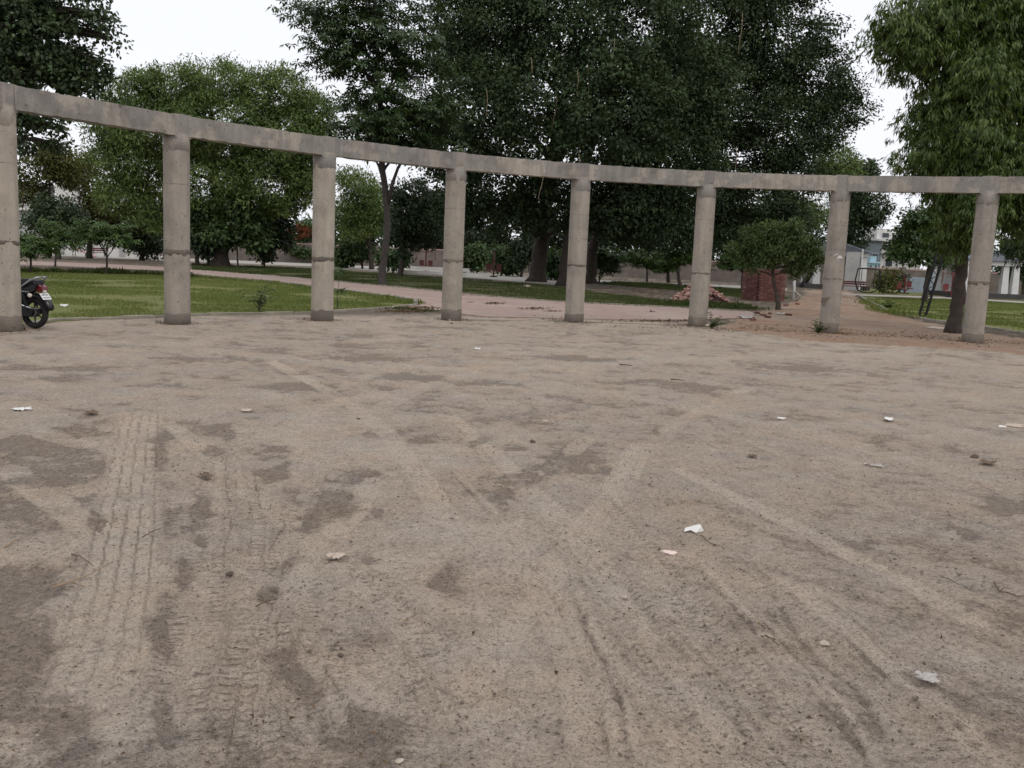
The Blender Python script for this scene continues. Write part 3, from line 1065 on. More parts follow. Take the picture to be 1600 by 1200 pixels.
c7 = col_parts[7]
pm = MB()
for pts, wd in (([(1303, 400, .3), (1305, 398.5, 1), (1308, 397, .9), (1310, 397.5, .3)], .025), ([(1307, 404, .2), (1309, 402.5, 1), (1311, 400.8, 2), (1314, 401.5, 2.2), (1316.5, 403.5, .7)], .03),
                ([(1307.5, 404.5, .5), (1311, 403.5, 1), (1315, 402.8, 1.1), (1316.5, 402, .4)], .02), ([(1304.5, 408.5, .5), (1307, 406.5, .8), (1309, 405.2, .5)], .012), ([(1308, 410, .5), (1310, 407.5, .6), (1311, 406, .5)], .012)):
    pm.add(*shaft_strip(c7, pts, wd, None, ''))
pm.build('paint_mark', M['white_paint'], c7)
sm = MB()
for pts, wd in (([(1281, 465, .4), (1285, 467, 1), (1290, 467, 1.2), (1297, 464.5, .5)], .06), ([(1281, 470, .8), (1284, 471, 1.6), (1289, 472, 1.2), (1294, 468, .4)], .07), ([(1284, 476, .4), (1287, 477, 1), (1290, 476.5, .4)], .05)):
    sm.add(*shaft_strip(c7, pts, wd, None, ''))
sm.build('dark_stain', M['damp'], c7)


# ------------------------------------------------------------------ trees
def unit(v):
    return v / np.maximum(np.linalg.norm(v, axis=-1, keepdims=True), 1e-9)


def leaves(pos, d, nrm, L, W, tint, name, mat, parent, fold=.12):
    d = unit(d)
    s = unit(np.cross(d, nrm))
    nn = np.cross(s, d)
    L = np.broadcast_to(L, (len(pos),))[:, None]
    W = np.broadcast_to(W, (len(pos),))[:, None]
    b = pos
    m = pos + d * L * .45
    V = np.stack([b, m + s * W / 2 + nn * L * fold, pos + d * L - nn * L * fold * .8, m - s * W / 2 + nn * L * fold], 1).reshape(-1, 3)
    F = np.arange(4 * len(pos)).reshape(-1, 4)
    return np_mesh(name, V, F, mat, parent, face_attr={'tint': np.clip(tint, 0, 1)})


def blobs(clumps, nblob, rng, shell=.5):
    """centres of leaf masses through the crown's ellipsoids, more of them near the outside"""
    W = np.array([c[1][0] * c[1][2] + c[1][1] * c[1][2] for c in clumps])
    pick = rng.choice(len(clumps), nblob, p=W / W.sum())
    C = np.array([list(c[0]) for c in clumps])[pick]
    S_ = np.array([list(c[1]) for c in clumps])[pick]
    u = unit(rng.normal(size=(nblob, 3)))
    rad = shell + (1 - shell) * np.sqrt(rng.random(nblob))
    rad *= rng.uniform(.82, 1.1, nblob)
    return C + u * S_ * rad[:, None], u, pick


SPEC = {  # leaf length, width, leaves per blob, blob radius, droop, flatten, material
    'fig': (.24, .155, 62, 1.0, .35, .75, 'leaf_fig'),
    'dark': (.20, .13, 55, .6, .35, .75, 'leaf_dark'),
    'neem': (.36, .11, 46, .95, .15, .6, 'leaf_neem'),
    'yellow': (.36, .16, 45, 1.0, .2, .7, 'leaf_yellow'),
    'mid': (.26, .15, 50, .7, .3, .65, 'leaf_mid'),
    'feather': (.19, .05, 55, .33, -.05, .6, 'leaf_neem'),
    'far': (.6, .4, 40, 1.6, .2, .7, 'leaf_far'),
}


def foliage(root, clumps, n, kind, rng, name='crown', mat=None, scale=1.0, shell=.5):
    if kind in ('whorl', 'plum'):
        Ll, Wl, k = (.37, .12, 8) if kind == 'whorl' else (.30, .095, 9)
        Ll *= scale
        Wl *= scale
        nb = max(8, n // k)
        # rosettes gathered on flat tiers / twig ends
        nb1 = max(4, nb // (9 if kind == 'whorl' else 4))
        c, u, _ = blobs(clumps, nb1, rng, shell)
        c = np.repeat(c, nb // nb1 + 1, 0)[:nb]
        u = np.repeat(u, nb // nb1 + 1, 0)[:nb]
        sp = (.75, .75, .22) if kind == 'whorl' else (.28, .28, .16)
        c = c + rng.normal(size=(nb, 3)) * np.array(sp) * scale
        ax = unit(np.array([0, 0, 1.0]) + u * .35 + rng.normal(size=(nb, 3)) * .25)
        e1 = unit(np.cross(ax, rng.normal(size=(nb, 3))))
        e2 = np.cross(ax, e1)
        th = np.arange(k) * 2 * math.pi / k
        d = (e1[:, None] * np.cos(th)[None, :, None] + e2[:, None] * np.sin(th)[None, :, None])
        rise = rng.uniform(-.45, .35, (nb, k, 1))
        d = d + ax[:, None] * rise - np.array([0, 0, .25])
        pos = np.repeat(c[:, None], k, 1) + d * .03
        nrm = np.repeat(ax[:, None], k, 1) + rng.normal(size=d.shape) * .15
        tint = np.repeat(np.clip(rng.normal(.45, .25, nb), 0, 1)[:, None], k, 1).ravel() + rng.normal(0, .12, nb * k)
        N_ = nb * k
        Lf = Ll * rng.uniform(.7, 1.15, N_)
        o = leaves(pos.reshape(-1, 3), d.reshape(-1, 3), nrm.reshape(-1, 3), Lf, Wl * Lf / Ll, tint, name, M[mat or ('leaf_tier' if kind == 'whorl' else 'leaf_plum')], root)
        return c
    if kind == 'mast':
        k = 9
        nb = n // k
        nb1 = max(4, nb // 10)
        c, u, _ = blobs(clumps, nb1, rng, shell)
        c = np.repeat(c, nb // nb1 + 1, 0)[:nb]
        u = np.repeat(u, nb // nb1 + 1, 0)[:nb]
        c = c + rng.normal(size=(nb, 3)) * np.array((.26, .26, .20)) * scale
        out = unit(u * np.array([1, 1, .2]) + rng.normal(size=(nb, 3)) * .5)
        d = out[:, None] * .45 + unit(rng.normal(size=(nb, k, 3))) * .55 + np.array([0, 0, -.85])
        pos = np.repeat(c[:, None], k, 1) + rng.normal(size=(nb, k, 3)) * .05
        nrm = np.repeat(out[:, None], k, 1) + np.array([0, 0, .6]) + rng.normal(size=d.shape) * .4
        tint = np.repeat(np.clip(rng.normal(.4, .28, nb), 0, 1)[:, None], k, 1).ravel() + rng.normal(0, .12, nb * k)
        Lf = .20 * scale * rng.uniform(.65, 1.2, nb * k)
        leaves(pos.reshape(-1, 3), d.reshape(-1, 3), nrm.reshape(-1, 3), Lf, Lf * .21, tint, name, M[mat or 'leaf_mast'], root, .06)
        return c
    Ll, Wl, per, br, droop, flat, mm = SPEC[kind]
    Ll, Wl, br = Ll * scale, Wl * scale, br * scale
    nb = max(6, n // per)
    c, u, _ = blobs(clumps, nb, rng, shell)
    rb = br * rng.uniform(.55, 1.35, nb)
    q = unit(rng.normal(size=(nb, per, 3))) * (rng.random((nb, per, 1)) ** .45)
    q[..., 2] *= flat
    pos = c[:, None] + q * rb[:, None, None]
    hang = unit(q + u[:, None] * .5)
    d = hang * .5 + unit(rng.normal(size=(nb, per, 3))) * .75 - np.array([0, 0, droop])
    nrm = np.array([0, 0, 1.0]) + u[:, None] * .55 + rng.normal(size=(nb, per, 3)) * .45
    tint = np.clip(rng.normal(.40, .32, nb), 0, 1)[:, None] + rng.normal(0, .11, (nb, per))
    Lf = Ll * rng.uniform(.6, 1.25, nb * per)
    leaves(pos.reshape(-1, 3), d.reshape(-1, 3), nrm.reshape(-1, 3), Lf, Wl * Lf / Ll, tint.ravel(), name, M[mat or mm], root)
    return c


def limb_path(a, b, rng, n=6, sag=.12):
    a, b = Vector(a), Vector(b)
    L = (b - a).length
    mid = a.lerp(b, .45) + Vector((rng.normal() * .08, rng.normal() * .08, sag)) * L
    out = []
    for i in range(n + 1):
        t = i / n
        p = a * (1 - t) ** 2 + mid * 2 * t * (1 - t) + b * t * t
        if 0 < i < n:
            p += Vector(rng.normal(size=3)) * L * .015
        out.append(p)
    return out


def tree(name, label, base, trunk, rad, clumps, n, kind, bark='bark', group=None, seed=1, cat='tree', scale=1.0, limbs=True, shell=.5, mat=None, extra=None, nsub=3, flare=1.5):
    """base: world point; trunk: world points from the base up; rad: radii along it; clumps: [(centre, (rx, ry, rz))]"""
    rng = np.random.default_rng(seed)
    base = Vector(base)
    root = empty(name, base)
    tag(root, label, cat, group)
    T = [Vector(p) - base for p in trunk]
    C = [(Vector(c) - base, r_) for c, r_ in clumps]
    mb = MB()
    # finer trunk with flare and wobble
    pts, rads = [], []
    K = 5
    for i in range(len(T) - 1):
        for k in range(K):
            t = k / K
            pts.append(T[i].lerp(T[i + 1], t) + (Vector((rng.normal(), rng.normal(), 0)) * rad[i] * .10 if i + k else Vector()))
            rads.append((rad[i] * (1 - t) + rad[i + 1] * t) * rng.uniform(.95, 1.05))
    pts.append(T[-1])
    rads.append(rad[-1])
    pts[0] = pts[0] - Vector((0, 0, .15))
    rads[0] *= flare
    rads[1] *= 1 + (flare - 1) * .3
    mb.tube(pts, rads, 10)
    if limbs:
        for c, r_ in C:
            ti = min(range(len(pts)), key=lambda i: (pts[i] - c).length + abs(pts[i].z - (c.z - .6 * max(r_))) + (100 if i < len(pts) * .3 else 0))
            s = pts[ti]
            L = (c - s).length
            r0 = min(rads[ti] * .7, .05 + L * .022)
            P = limb_path(s, c, rng)
            mb.tube(P, [r0 * (1 - .75 * i / (len(P) - 1)) for i in range(len(P))], 6, False)
            for _ in range(nsub):
                q = c + Vector(unit(rng.normal(size=3)) * np.array(r_) * rng.uniform(.5, .95))
                s2 = P[rng.integers(2, len(P) - 1)]
                Q = limb_path(s2, q, rng, 4)
                mb.tube(Q, [r0 * .45 * (1 - .8 * i / 4) for i in range(5)], 5, False)
    mb.build('trunk', M[bark], root, True)
    foliage(root, C, n, kind, rng, 'crown', mat, scale, shell)
    if extra:
        extra(root, C, rng)
    return root


def CL(lst, d, dep=None):
    """clumps from photo sizes at a distance d: (px, py, half width px, half height px[, extra depth m])"""
    out = []
    for c in lst:
        px, py, hx, hy = c[:4]
        dd = d + (c[4] if len(c) > 4 else 0)
        rx, rz = hx * dd / FPX, hy * dd / FPX
        out.append((at(px, py, dd), (rx, dep or (rx + rz) / 2 * 1.1, rz)))
    return out


def TR(pts, d):
    """trunk points from pixels at a distance; the first one stands on the ground"""
    b = G(*pts[0])
    return [b] + [at(p[0], p[1], b.y + (p[2] if len(p) > 2 else 0)) for p in pts[1:]]


def GD(px, py):
    return G(px, py).y


# broad dark fig in the middle, its crown over three trunks
d = GD(845, 443)
t = TR([(838, 440.5), (842, 400), (850, 340), (862, 250), (885, 140)], d)
tree('fig_tree', 'huge dense dark fig tree whose fat fluted trunk stands left of the fifth column', t[0], t, [.62, .55, .5, .4, .2],
     CL([(712, 60, 46, 70, 3), (770, 50, 100, 95), (880, 20, 120, 100), (800, -70, 130, 80), (960, -80, 130, 70), (985, 60, 110, 100, -4), (745, 165, 85, 75, -3), (860, 170, 105, 80, -5), (960, 180, 110, 85, -6), (705, 235, 62, 52), (790, 280, 90, 50), (880, 310, 95, 50), (965, 310, 100, 50), (720, 320, 45, 40), (800, 342, 60, 30), (930, 350, 60, 30)], d - 3),
     150000, 'fig', 'bark', seed=11, nsub=4)
d2 = GD(884, 446)
t = TR([(882, 447), (886, 400), (893, 340), (915, 250), (960, 140)], d2)
tree('fig_tree', 'dark fig tree whose reddish brown trunk stands just behind the fifth column', t[0], t, [.48, .42, .36, .28, .15],
     CL([(1000, 320, 70, 50), (1040, 240, 90, 70), (1060, 140, 90, 80), (995, 362, 55, 20, 6)], d2),
     50000, 'fig', 'bark_red', seed=12)
d3 = GD(922, 442)
t = TR([(924, 443), (924, 400), (935, 350), (985, 280), (1060, 180), (1120, 60)], d3)
tree('fig_tree', 'spreading dark fig tree right of the fifth column reaching over the seventh column', t[0], t, [.42, .4, .36, .3, .24, .14],
     CL([(1110, 20, 110, 95), (1080, -70, 120, 60), (1200, -40, 90, 60), (1210, 60, 80, 80), (1270, 120, 60, 60), (1140, 150, 100, 80), (1225, 195, 75, 60), (1290, 200, 40, 38), (1335, 170, 26, 26), (1322, 140, 22, 16), (1300, 40, 16, 14), (1150, 255, 90, 50), (1090, 310, 80, 45), (1180, 320, 75, 45), (1250, 265, 50, 36), (1060, 352, 60, 28), (1140, 358, 55, 28), (1230, 345, 40, 34)], d3 - 2),
     130000, 'fig', 'bark', seed=13, nsub=4)

# tall tiered tree with a slim bent grey trunk
t = TR([(597, 446), (597, 420), (603, 385), (606, 350), (603, 305), (597, 260), (596, 190), (590, 100), (586, 0), (586, -60)], 0)
d4 = t[0].y


def t3_fork(root, C, rng):
    mb = MB()
    b = root.location
    mb.tube([at(606, 325, d4) - b, at(612, 290, d4 - .3) - b, at(622, 262, d4 - .5) - b, at(640, 235, d4 - 1) - b], [.10, .085, .07, .05], 8)
    mb.build('bough', M['bark_grey'], root, True)


tree('tiered_tree', 'tall slim tree with bent grey trunk and tiered foliage between third and fourth columns', t[0], t, [.20, .175, .165, .165, .155, .145, .125, .105, .08, .05],
     CL([(555, 15, 55, 20), (610, 5, 60, 20), (478, 18, 22, 7), (525, 55, 38, 16), (575, 70, 40, 18), (520, 82, 36, 12), (555, 105, 62, 16), (625, 60, 42, 26), (640, 105, 50, 24), (595, 150, 44, 14), (640, 160, 55, 22), (562, 163, 22, 8), (620, 185, 60, 18), (590, 200, 55, 14), (560, 196, 18, 7), (635, 225, 60, 18), (672, 185, 26, 20), (578, 232, 30, 8)], d4, 2.4),
     20000, 'whorl', 'bark_grey', seed=21, extra=t3_fork, nsub=2, shell=.25)

# broad light green neem on the left
t = TR([(345, 416.5), (345, 380), (342, 330), (335, 260), (330, 180)], 0)
dn = t[0].y
tree('neem_tree', 'broad round light green tree with a stout dark trunk behind the second column', t[0], t, [.62, .52, .48, .35, .2],
     CL([(215, 155, 48, 40), (270, 135, 60, 32), (350, 130, 75, 34), (430, 145, 65, 36), (485, 180, 38, 42), (500, 215, 26, 26), (180, 190, 40, 40), (250, 200, 90, 55), (350, 205, 100, 60), (440, 225, 75, 55), (165, 240, 28, 18), (220, 255, 60, 45), (330, 290, 80, 50), (420, 290, 75, 50), (470, 270, 30, 45), (200, 300, 46, 36), (240, 330, 40, 30)], dn),
     110000, 'neem', 'bark', seed=31, nsub=5)

# dark peepal overhanging the top left corner
b0 = at(-150, 420, 31)
b0.z = 0
t = [b0, at(-150, 300, 31), at(-120, 180, 31), at(-60, 60, 31), at(-20, -40, 31)]
tree('peepal_tree', 'dark broad-leaved tree overhanging the top left corner above the first column', t[0], t, [.45, .4, .36, .25, .14],
     CL([(20, 30, 110, 75), (-60, 110, 120, 90), (75, 60, 65, 60), (110, 110, 45, 36), (145, 30, 20, 24), (60, 115, 60, 40), (155, 100, 18, 16), (40, 175, 46, 30), (20, 215, 36, 28), (75, 195, 26, 22), (148, 126, 10, 12), (172, 60, 10, 8), (165, 30, 14, 10), (130, 140, 14, 12), (88, 228, 8, 10), (100, 205, 14, 8), (-50, -40, 140, 60), (120, -20, 40, 24)], 30),
     25000, 'dark', 'bark', seed=41, nsub=7, scale=.85, shell=.3)

# drooping-leaved tree beside the rightmost column
t = TR([(1489, 520), (1496, 470), (1502, 420), (1510, 340), (1516, 200), (1520, 60), (1522, -80)], 0)
dm = t[0].y
tree('drooping_tree', 'bright green tree with long drooping leaves, its brown trunk touching the rightmost column', t[0], t, [.20, .185, .175, .17, .155, .12, .08],
     CL([(1420, 35, 42, 30), (1465, 30, 50, 45), (1530, 20, 60, 60), (1590, 40, 50, 70), (1395, 55, 18, 12), (1440, 78, 36, 22), (1500, 95, 45, 38), (1425, 92, 10, 18), (1470, 150, 22, 26), (1520, 160, 48, 45), (1580, 140, 46, 55), (1455, 195, 32, 22), (1500, 215, 45, 40), (1560, 225, 50, 45), (1440, 250, 28, 20), (1475, 268, 45, 26), (1540, 275, 50, 22), (1590, 260, 40, 40), (1482, 300, 24, 12), (1506, 345, 15, 50, -.7), (1516, 300, 30, 40, -.8), (1512, 220, 30, 40, -.9), (1520, 120, 30, 50, -.9), (1550, 320, 30, 24), (1590, 320, 30, 40), (1640, 100, 50, 120), (1500, -60, 80, 50), (1600, -60, 80, 60)], dm + .3, 1.3),
     140000, 'mast', 'bark_red', seed=51, nsub=3, shell=.35)
# its dark neighbour beyond the frame edge
t = TR([(1640, 505), (1640, 420), (1632, 300), (1625, 180)], 0)
tree('dark_tree', 'dark tree at the right edge behind the ring beam, hanging low beside the rightmost column', t[0], t, [.3, .26, .22, .12],
     CL([(1590, 345, 26, 50), (1620, 300, 50, 60), (1585, 395, 18, 20), (1640, 380, 40, 50), (1610, 240, 40, 40)], t[0].y), 12000, 'mast', 'bark', seed=52, mat='leaf_dark')

# feathery small tree by the brick stack
t = TR([(1216, 484), (1214, 462), (1209, 440), (1207, 425), (1212, 405)], 0)
ds = t[0].y
tree('small_feathery_tree', 'small bright feathery tree with a thin crooked trunk in front of the brick stack', t[0], t, [.10, .085, .07, .06, .04],
     CL([(1178, 380, 16, 12), (1192, 398, 26, 16), (1212, 366, 18, 14), (1232, 378, 22, 18), (1258, 388, 18, 14), (1272, 402, 14, 9), (1160, 398, 16, 10), (1222, 397, 36, 12), (1204, 352, 8, 8), (1240, 356, 8, 9), (1146, 388, 8, 6), (1250, 409, 18, 7), (1178, 424, 10, 6), (1240, 425, 13, 7), (1262, 420, 8, 6), (1190, 411, 18, 7), (1172, 362, 8, 6), (1284, 392, 7, 6)], ds), 17000, 'feather', 'bark', seed=61, scale=1.05, shell=.2, nsub=5, mat='leaf_feather')

# frangipani shrubs on the left lawn
for i, (px, py, cls, lab) in enumerate([
    (47, 428, [(45, 386, 22, 14), (30, 380, 10, 10), (64, 382, 14, 12)], 'frangipani shrub on the left lawn nearest the first column, several thin stems'),
    (86, 417, [(82, 358, 16, 14), (96, 368, 18, 14), (75, 376, 16, 11), (110, 376, 12, 11)], 'taller frangipani with one thin stem between two others on the left lawn'),
    (166, 429, [(150, 366, 24, 12), (175, 360, 22, 11), (193, 370, 14, 11), (138, 354, 9, 7), (168, 377, 22, 7)], 'frangipani shrub with forked stems near the second column')]):
    t = TR([(px, py), (px + 1, py - 14), (px + 1, py - 26)], 0)
    tree('frangipani', lab, t[0], t, [.06, .05, .045], CL(cls, t[0].y, .6), 2100, 'plum', 'bark_grey', 'frangipani shrubs on the left lawn', 70 + i, 'shrub', .95, nsub=4)

# ordinary trees further back: label, base px, trunk top px, clumps, leaves, species
BACK = [
    ('slim_tree', 'sparse yellowish tree with a thin brown trunk behind the frangipani at far left', (77, 403), (78, 250), [(55, 262, 36, 24), (90, 250, 30, 18), (45, 300, 26, 22), (100, 275, 24, 16), (70, 235, 24, 12)], 5000, 'yellow', .10, 'bark_red'),
    ('round_tree', 'yellow-green round tree left of the second column behind the frangipani with forked stems', (140, 404), (140, 300), [(120, 262, 36, 22), (150, 285, 44, 34), (175, 320, 44, 36), (140, 335, 36, 28), (195, 350, 30, 24), (110, 255, 20, 12)], 9000, 'yellow', .22, 'bark'),
    ('dark_shrub_tree', 'very dark low tree behind the two leftmost frangipani shrubs', (90, 405), (90, 350), [(65, 345, 26, 26), (100, 335, 26, 24), (120, 360, 22, 22), (80, 320, 26, 14)], 5000, 'dark', .2, 'bark'),
    ('dark_round_tree', 'dark bluish round tree just left of the second column', (222, 407), (222, 360), [(215, 370, 26, 24), (240, 355, 22, 30), (232, 385, 22, 14)], 5000, 'dark', .2, 'bark'),
    ('mid_tree', 'mid green bushy tree in front of the stout trunk right of the second column', (372, 418), (368, 360), [(365, 330, 26, 20), (385, 352, 28, 20), (345, 362, 34, 18), (395, 372, 20, 12), (362, 310, 18, 10)], 8000, 'mid', .06, 'bark'),
    ('mid_tree', 'dark tree with a thin straight trunk left of the third column', (413, 418), (412, 385), [(410, 375, 24, 18), (425, 352, 30, 24), (440, 378, 14, 12), (415, 395, 14, 8), (432, 328, 30, 24)], 7000, 'dark', .07, 'bark'),
    ('dark_shrub_tree', 'small dark tree left of the stout trunk behind the second column', (308, 415), (308, 380), [(308, 368, 22, 22), (325, 385, 20, 12), (318, 340, 24, 24)], 5000, 'dark', .16, 'bark'),
    ('dark_shrub_tree', 'second small dark tree between the second column and the stout trunk', (326, 414), (326, 396), [(326, 390, 14, 8), (300, 350, 14, 26)], 2200, 'dark', .14, 'bark'),
    ('green_tree', 'fresh green leaning tree with forked trunk behind the gap right of the third column', (581, 421), (572, 340), [(555, 290, 34, 26), (575, 320, 34, 30), (545, 330, 26, 26), (590, 345, 26, 24), (560, 360, 30, 18), (540, 275, 18, 14)], 12000, 'neem', .2, 'bark'),
    ('round_shrub', 'low rounded bright green shrub right of the third column', (566, 420), (566, 400), [(545, 395, 22, 11), (565, 392, 16, 10), (535, 405, 14, 10)], 3500, 'mid', .10, 'bark'),
    ('dark_round_tree', 'dark tree with a short leaning trunk between the tall slim trunk and the fourth column', (625, 431), (632, 390), [(640, 330, 36, 30), (665, 345, 34, 28), (625, 360, 26, 24), (655, 378, 26, 14), (640, 300, 40, 20), (630, 395, 14, 10), (680, 320, 20, 26)], 16000, 'dark', .19, 'bark'),
    ('light_shrub', 'pale green shrub by the foot of the tall slim tree', (614, 427), (614, 410), [(612, 404, 16, 11)], 1500, 'mid', .06, 'bark'),
    ('far_tree', 'light bluish green tree above the brown wall left of the fourth column', (675, 410), (675, 385), [(672, 376, 22, 12), (690, 383, 12, 10)], 2600, 'far', .2, 'bark'),
    ('young_tree', 'young leafy tree with several stems just right of the fourth column', (745, 427), (745, 405), [(737, 402, 18, 14), (752, 412, 14, 10), (748, 395, 12, 8)], 2600, 'mid', .05, 'bark'),
    ('young_tree', 'young tree with a dark straight stem midway between the fourth and fifth columns', (783, 431), (783, 405), [(783, 402, 14, 14), (795, 410, 12, 12)], 2400, 'mid', .08, 'bark'),
    ('young_tree', 'slender dark tree left of the fat fluted trunk', (815, 433), (815, 400), [(812, 395, 16, 18), (825, 385, 14, 14), (822, 410, 9, 9)], 2600, 'dark', .10, 'bark'),
    ('young_tree', 'thin young tree between the fat fluted trunk and the fifth column', (862, 438), (862, 415), [(862, 408, 10, 14), (868, 420, 7, 10)], 1500, 'mid', .05, 'bark'),
    ('frangipani_tree', 'multi-stemmed frangipani just right of the fifth column', (936, 442), (938, 424), [(945, 410, 20, 14), (935, 395, 14, 12), (958, 400, 14, 12)], 2400, 'plum', .07, 'bark_grey'),
    ('frangipani_tree', 'frangipani with a dark stem midway between the fifth and sixth columns', (1011, 441), (1011, 420), [(1010, 408, 22, 12), (990, 400, 14, 10), (1025, 400, 16, 9)], 2400, 'plum', .09, 'bark'),
    ('frangipani_tree', 'frangipani with a thick straight trunk left of the leaning one', (1044, 442), (1044, 420), [(1040, 412, 18, 12), (1050, 402, 14, 9)], 2000, 'plum', .17, 'bark'),
    ('frangipani_tree', 'frangipani with a leaning dark trunk beside the heap of bricks', (1063, 449.5), (1058, 418), [(1058, 406, 14, 9), (1072, 400, 16, 10), (1045, 395, 12, 8)], 2200, 'plum', .13, 'bark'),
    ('frangipani_tree', 'low spreading frangipani between the sixth column and the brick stack', (1159, 459), (1160, 425), [(1150, 405, 22, 12), (1172, 410, 18, 12), (1135, 412, 14, 8), (1160, 395, 16, 8)], 2600, 'plum', .07, 'bark'),
    ('light_tree', 'yellow-green tree showing above the beam left of the seventh column', (1300, 452), (1300, 330), [(1300, 250, 30, 24), (1318, 268, 26, 20), (1290, 275, 24, 20), (1285, 330, 26, 26)], 9000, 'neem', .25, 'bark'),
    ('round_tree', 'dark rounded tree between the seventh and eighth columns, top above the beam', (1252, 449), (1318, 350), [(1345, 262, 24, 18), (1360, 272, 14, 12), (1335, 300, 26, 24), (1352, 325, 34, 28), (1360, 340, 16, 16), (1330, 350, 20, 30), (1345, 375, 16, 14), (1310, 390, 20, 14)], 13000, 'dark', .25, 'bark_grey'),
    ('leafy_tree', 'green leafy tree with a leaning dark trunk behind the black lattice mast', (1444, 471), (1455, 400), [(1425, 375, 30, 22), (1455, 365, 30, 28), (1410, 392, 22, 14), (1470, 390, 20, 22), (1445, 405, 28, 14), (1440, 340, 26, 14), (1480, 340, 20, 30)], 12000, 'mid', .16, 'bark'),
    ('dark_tree', 'dark tree beyond the pavilion at the right edge', (1600, 465), (1600, 410), [(1590, 410, 22, 24), (1615, 390, 30, 36), (1580, 385, 14, 14)], 5000, 'dark', .2, 'bark'),
    ('dry_shrub', 'thin reddish dry shrub by the exercise machines before the right wall', (1388, 459), (1388, 440), [(1386, 436, 11, 12), (1380, 445, 7, 8)], 700, 'yellow', .03, 'bark_red'),
    ('small_shrub', 'small dark green shrub between the two red exercise machines at right', (1403, 458), (1404, 440), [(1404, 437, 9, 10)], 700, 'dark', .04, 'bark'),
    ('orange_tree', 'small tree with orange red blossom just left of the third column', (480, 408), (480, 385), [(474, 366, 18, 10), (482, 352, 14, 12)], 2500, 'mid', .12, 'bark'),
    ('round_shrub', 'rounded green shrub before the brown wall just left of the third column', (474, 411), (474, 400), [(470, 391, 18, 7), (482, 395, 12, 6)], 1500, 'mid', .06, 'bark'),
]
for i, (nm, lab, bp, tp, cls, n, kind, rr, bk) in enumerate(BACK):
    t = TR([bp, ((bp[0] * .6 + tp[0] * .4), (bp[1] * .6 + tp[1] * .4)), tp], 0)
    dd = min(t[0].y, 118)
    if t[0].y > 118:
        g = at(bp[0], bp[1], 118)
        g.z = 0
        t = [g, at((bp[0] * .6 + tp[0] * .4), (bp[1] * .6 + tp[1] * .4), 118), at(tp[0], tp[1], 118)]
    ex = None
    if nm == 'orange_tree':
        def ex(root, C, rng):
            foliage(root, [(C[0][0] + Vector((0, -2.0, .2)), C[0][1])], 800, 'mid', rng, 'blossom', 'flower', .9)
    big = dd > 70
    tree(nm, lab, t[0], t, [rr * 1.15, rr, rr * .7], CL(cls, t[0].y), n, kind, bk, None, 100 + i, 'shrub' if 'shrub' in nm and 'tree' not in nm else 'tree',
         1.0 if not (big and kind in ('mid', 'dark', 'plum')) else 1.45, shell=.4, extra=ex, flare=1.25)

# far wood closing the view under the crowns
rng = np.random.default_rng(77)
wc = []
for px in range(-60, 1700, 26):
    hz = 405.7 + .0429 * (px - 800)
    dd = 128 + 22 * rng.random()
    if 1325 < px < 1455:
        continue
    hh = rng.uniform(20, 50) * (1 if px < 1300 else .7) + (34 if 560 < px < 1290 else 0)
    wc.append((at(px + rng.uniform(-10, 10), hz - hh * .75, dd), (3.2, 3, hh * dd / FPX * .8)))
wroot = empty('far_wood', (0, 0, 0))
foliage(wroot, [(Vector(c), r_) for c, r_ in wc], 62000, 'far', rng, 'foliage', None, 1.0, .3)
fw = wroot.children[0]
fw.parent = None
bpy.data.objects.remove(wroot)
fw.name = 'far_wood'
tag(fw, 'distant band of trees beyond the park wall', 'trees', kind='stuff')


# saplings and weeds close to the colonnade
def stem_plant(name, label, base, stems, leafL, leafW, seed, mat='leaf_mid', cat='plant', group=None):
    rng = np.random.default_rng(seed)
    root = empty(name, base)
    tag(root, label, cat, group)
    mb = MB()
    P, D, NR = [], [], []
    for (tx, ty, h, nl, top) in stems:
        pts = [Vector((tx * t * t, ty * t * t, h * t)) for t in np.linspace(0, 1, 6)]
        pts[0].z -= .03
        mb.tube(pts, [.009 - .006 * i / 5 for i in range(6)], 5)
        for k in range(nl):
            t = top + (1 - top) * (k + rng.random()) / nl
            p = Vector((tx * t * t, ty * t * t, h * t))
            a = k * 2.4 + rng.random()
            dv = np.array([math.cos(a), math.sin(a), rng.uniform(-.2, .6)])
            P.append(p)
            D.append(dv)
            NR.append([0, 0, 1])
    mb.build('stem', M['twig_pale'] if mat != 'leaf_mid' else M['bark_grey'], root)
    P, D, NR = np.array([list(p) for p in P]), np.array(D), np.array(NR, float)
    NR += rng.normal(size=NR.shape) * .3
    L = leafL * rng.uniform(.7, 1.2, len(P))
    leaves(P, D, NR, L, L * leafW / leafL, rng.random(len(P)), 'leaves', M[mat], root)
    return root


